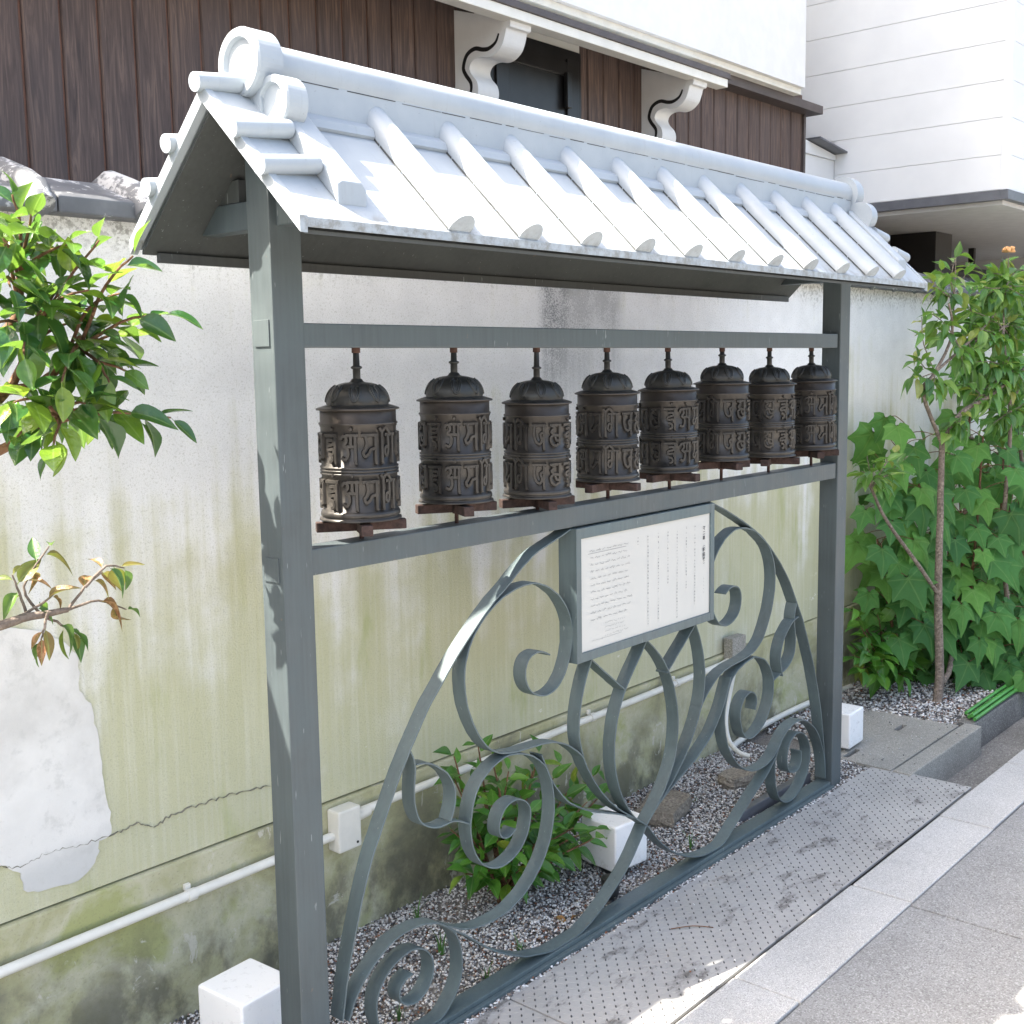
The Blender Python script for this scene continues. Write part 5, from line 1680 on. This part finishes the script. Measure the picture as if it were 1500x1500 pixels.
mallow((4.95, .45, -.012), [([(1440, 760, .44), (1450, 600, .42), (1460, 470, .4)], 14), ([(1480, 740, .42), (1490, 560, .42), (1490, 420, .4)], 14), ([(1420, 740, .44), (1420, 620, .44), (1430, 540, .42)], 11), ([(1500, 800, .4), (1515, 600, .4), (1520, 440, .4)], 11)], 'tall lobed-leaf shrub behind the head of the thin tree', 60, 4)

# --- low leafy shrubs
def low_shrub(base, tips, label, size, n, kind='shrub', group=None):
    r_ = empty('leafy_shrub', base)
    tag(r_, label, 'shrub', group)
    pths = []
    B = Vector(base)
    for (a, b, y) in tips:
        tp = A(a, b, y)
        mid = B.lerp(tp, .5)+Vector((0, 0, .03))+rv(.02)
        pth = [B+rv(.01), mid, tp]
        pths.append((pth, .0055, .002))
        twig_leaves(r_, catmull(pth, 4), LEAF[kind], n, size, .8, .25, .45, 4)
    stems(r_, pths, MAT['twig'], 'stem', 6)
    return r_
bs = at(735, 1290, .33)
low_shrub((bs.x, .33, .0), [(665, 1108, .38), (700, 1090, .36), (720, 1110, .34), (745, 1130, .30), (790, 1105, .36), (770, 1150, .28), (820, 1120, .34), (700, 1150, .38), (665, 1140, .40), (720, 1180, .25), (775, 1190, .24), (690, 1225, .34), (660, 1215, .38), (700, 1260, .30), (750, 1240, .22), (810, 1200, .22), (845, 1210, .20), (870, 1215, .22), (800, 1250, .2), (760, 1275, .22), (680, 1280, .28), (840, 1150, .32), (875, 1130, .36), (860, 1175, .3), (895, 1150, .38), (870, 1228, .16), (820, 1225, .3), (730, 1140, .40), (780, 1130, .42)], 'bright green leafy shrub growing behind the left scrollwork', .076, 10, 'shrub')
bs = at(1300, 985, .40)
low_shrub((bs.x, .40, .0), [(1248, 890, .40), (1262, 920, .36), (1285, 900, .38), (1270, 950, .32), (1300, 935, .30), (1320, 945, .28), (1295, 965, .26), (1325, 965, .26), (1250, 960, .36), (1310, 910, .38), (1340, 930, .34), (1335, 900, .40), (1260, 980, .34), (1285, 985, .28), (1320, 990, .26), (1350, 965, .30), (1275, 870, .42), (1330, 870, .44), (1355, 990, .30), (1310, 880, .44)], 'low oval-leaf shrub at the foot of the wall beside the far post', .100, 9, 'shrub')

# --- grass tufts, litter and canes
def tuft(x, y, n, h, label):
    m = MB()
    for k in range(n):
        a = random.uniform(0, 6.28)
        d = Vector((math.cos(a), math.sin(a), 0))
        hh = h*random.uniform(.6, 1.1)
        b = Vector((x, y, -.01))+d*random.uniform(0, .010)
        P = [b, b+Vector((0, 0, hh*.5))+d*hh*.10, b+Vector((0, 0, hh*.92))+d*hh*random.uniform(.2, .55)]
        C = catmull(P, 3)
        wd = Vector((-d.y, d.x, 0))
        V = []
        F = []
        for i, p in enumerate(C):
            w_ = .0032*(1-i/(len(C)-1))+.0003
            V += [p+wd*w_, p+d*w_*.5, p-wd*w_]
        for i in range(len(C)-1):
            q = i*3
            F += [(q, q+1, q+4, q+3), (q+1, q+2, q+5, q+4)]
        m.add(V, F, True)
    o = m.build('grass_tuft', ML['grass'])
    tag(o, label, 'grass', 'grass tufts in the gravel')
def G(px, py):
    d = FW+RT*((px-750)/_f)+UP*((750-py)/_f)
    return CAM+d*(-CAM.z/d.z)
for (px, py, n, h, lb) in ((646, 1392, 7, .11, 'tall grass tuft behind the lower left spiral'), (584, 1490, 6, .05, 'short grass tuft inside the lower left spiral'), (612, 1345, 6, .08, 'thin grass tuft by the wall near the left arch'), (762, 1392, 9, .05, 'grass tuft in the gravel below the leafy shrub'), (712, 1435, 5, .08, 'single grass tuft right of the lower left spiral'), (1012, 1242, 8, .085, 'grass tuft by the bottom rail right of the middle cube lamp'), (1018, 1172, 8, .02, 'tiny green tuft on the flat brown stone')):
    g_ = G(px, py)
    tuft(g_.x, g_.y, n, h, lb)
for (px, py, s, lb) in ((815, 1347, .05, 'curled dead leaf on the gravel below the leafy shrub'), (845, 1345, .03, 'small red-brown dead leaf beside the curled one'), (1146, 1168, .045, 'brown dead leaf inside the lower right spiral'), (985, 1262, .02, 'tiny dead leaf in the gravel by the bottom rail'), (1008, 1130, .022, 'orange leaf scrap on the gravel beyond the shrub')):
    g_ = G(px, py)
    o = bpy.data.objects.new('dead_leaf', LEAF['dead'][0])
    COL.objects.link(o)
    o.matrix_basis = orient((g_.x, g_.y, .008), (math.cos(px), math.sin(px), .1), (0, 0, 1), s)
    tag(o, lb, 'leaf', 'dead leaves on the gravel')
g_ = G(1018, 1358)
tg = MB().tube(catmull([(g_.x-.05, g_.y+.05, -.002), (g_.x, g_.y+.008, .001), (g_.x+.035, g_.y-.04, -.002)], 4), .0016, 5).build('fallen_twig', MAT['twig'])
tag(tg, 'thin fallen twig lying on the long tread plate', 'twig')
cn_ = empty('cane_bundle', (3.9, -.12, 0))
tag(cn_, 'bundle of green canes lying on the gutter edge', 'canes')
for k in range(4):
    y = -.143+.017*k
    z = .004+.011*(k % 2)
    P = [(3.690+.012*k, y, z+.008), (4.3, y+.006, z+.012), (5.4, y+.012, z+.006)]
    MB().tube(catmull(P, 5), .0085, 8).build('cane', MAT['greencane'], cn_)
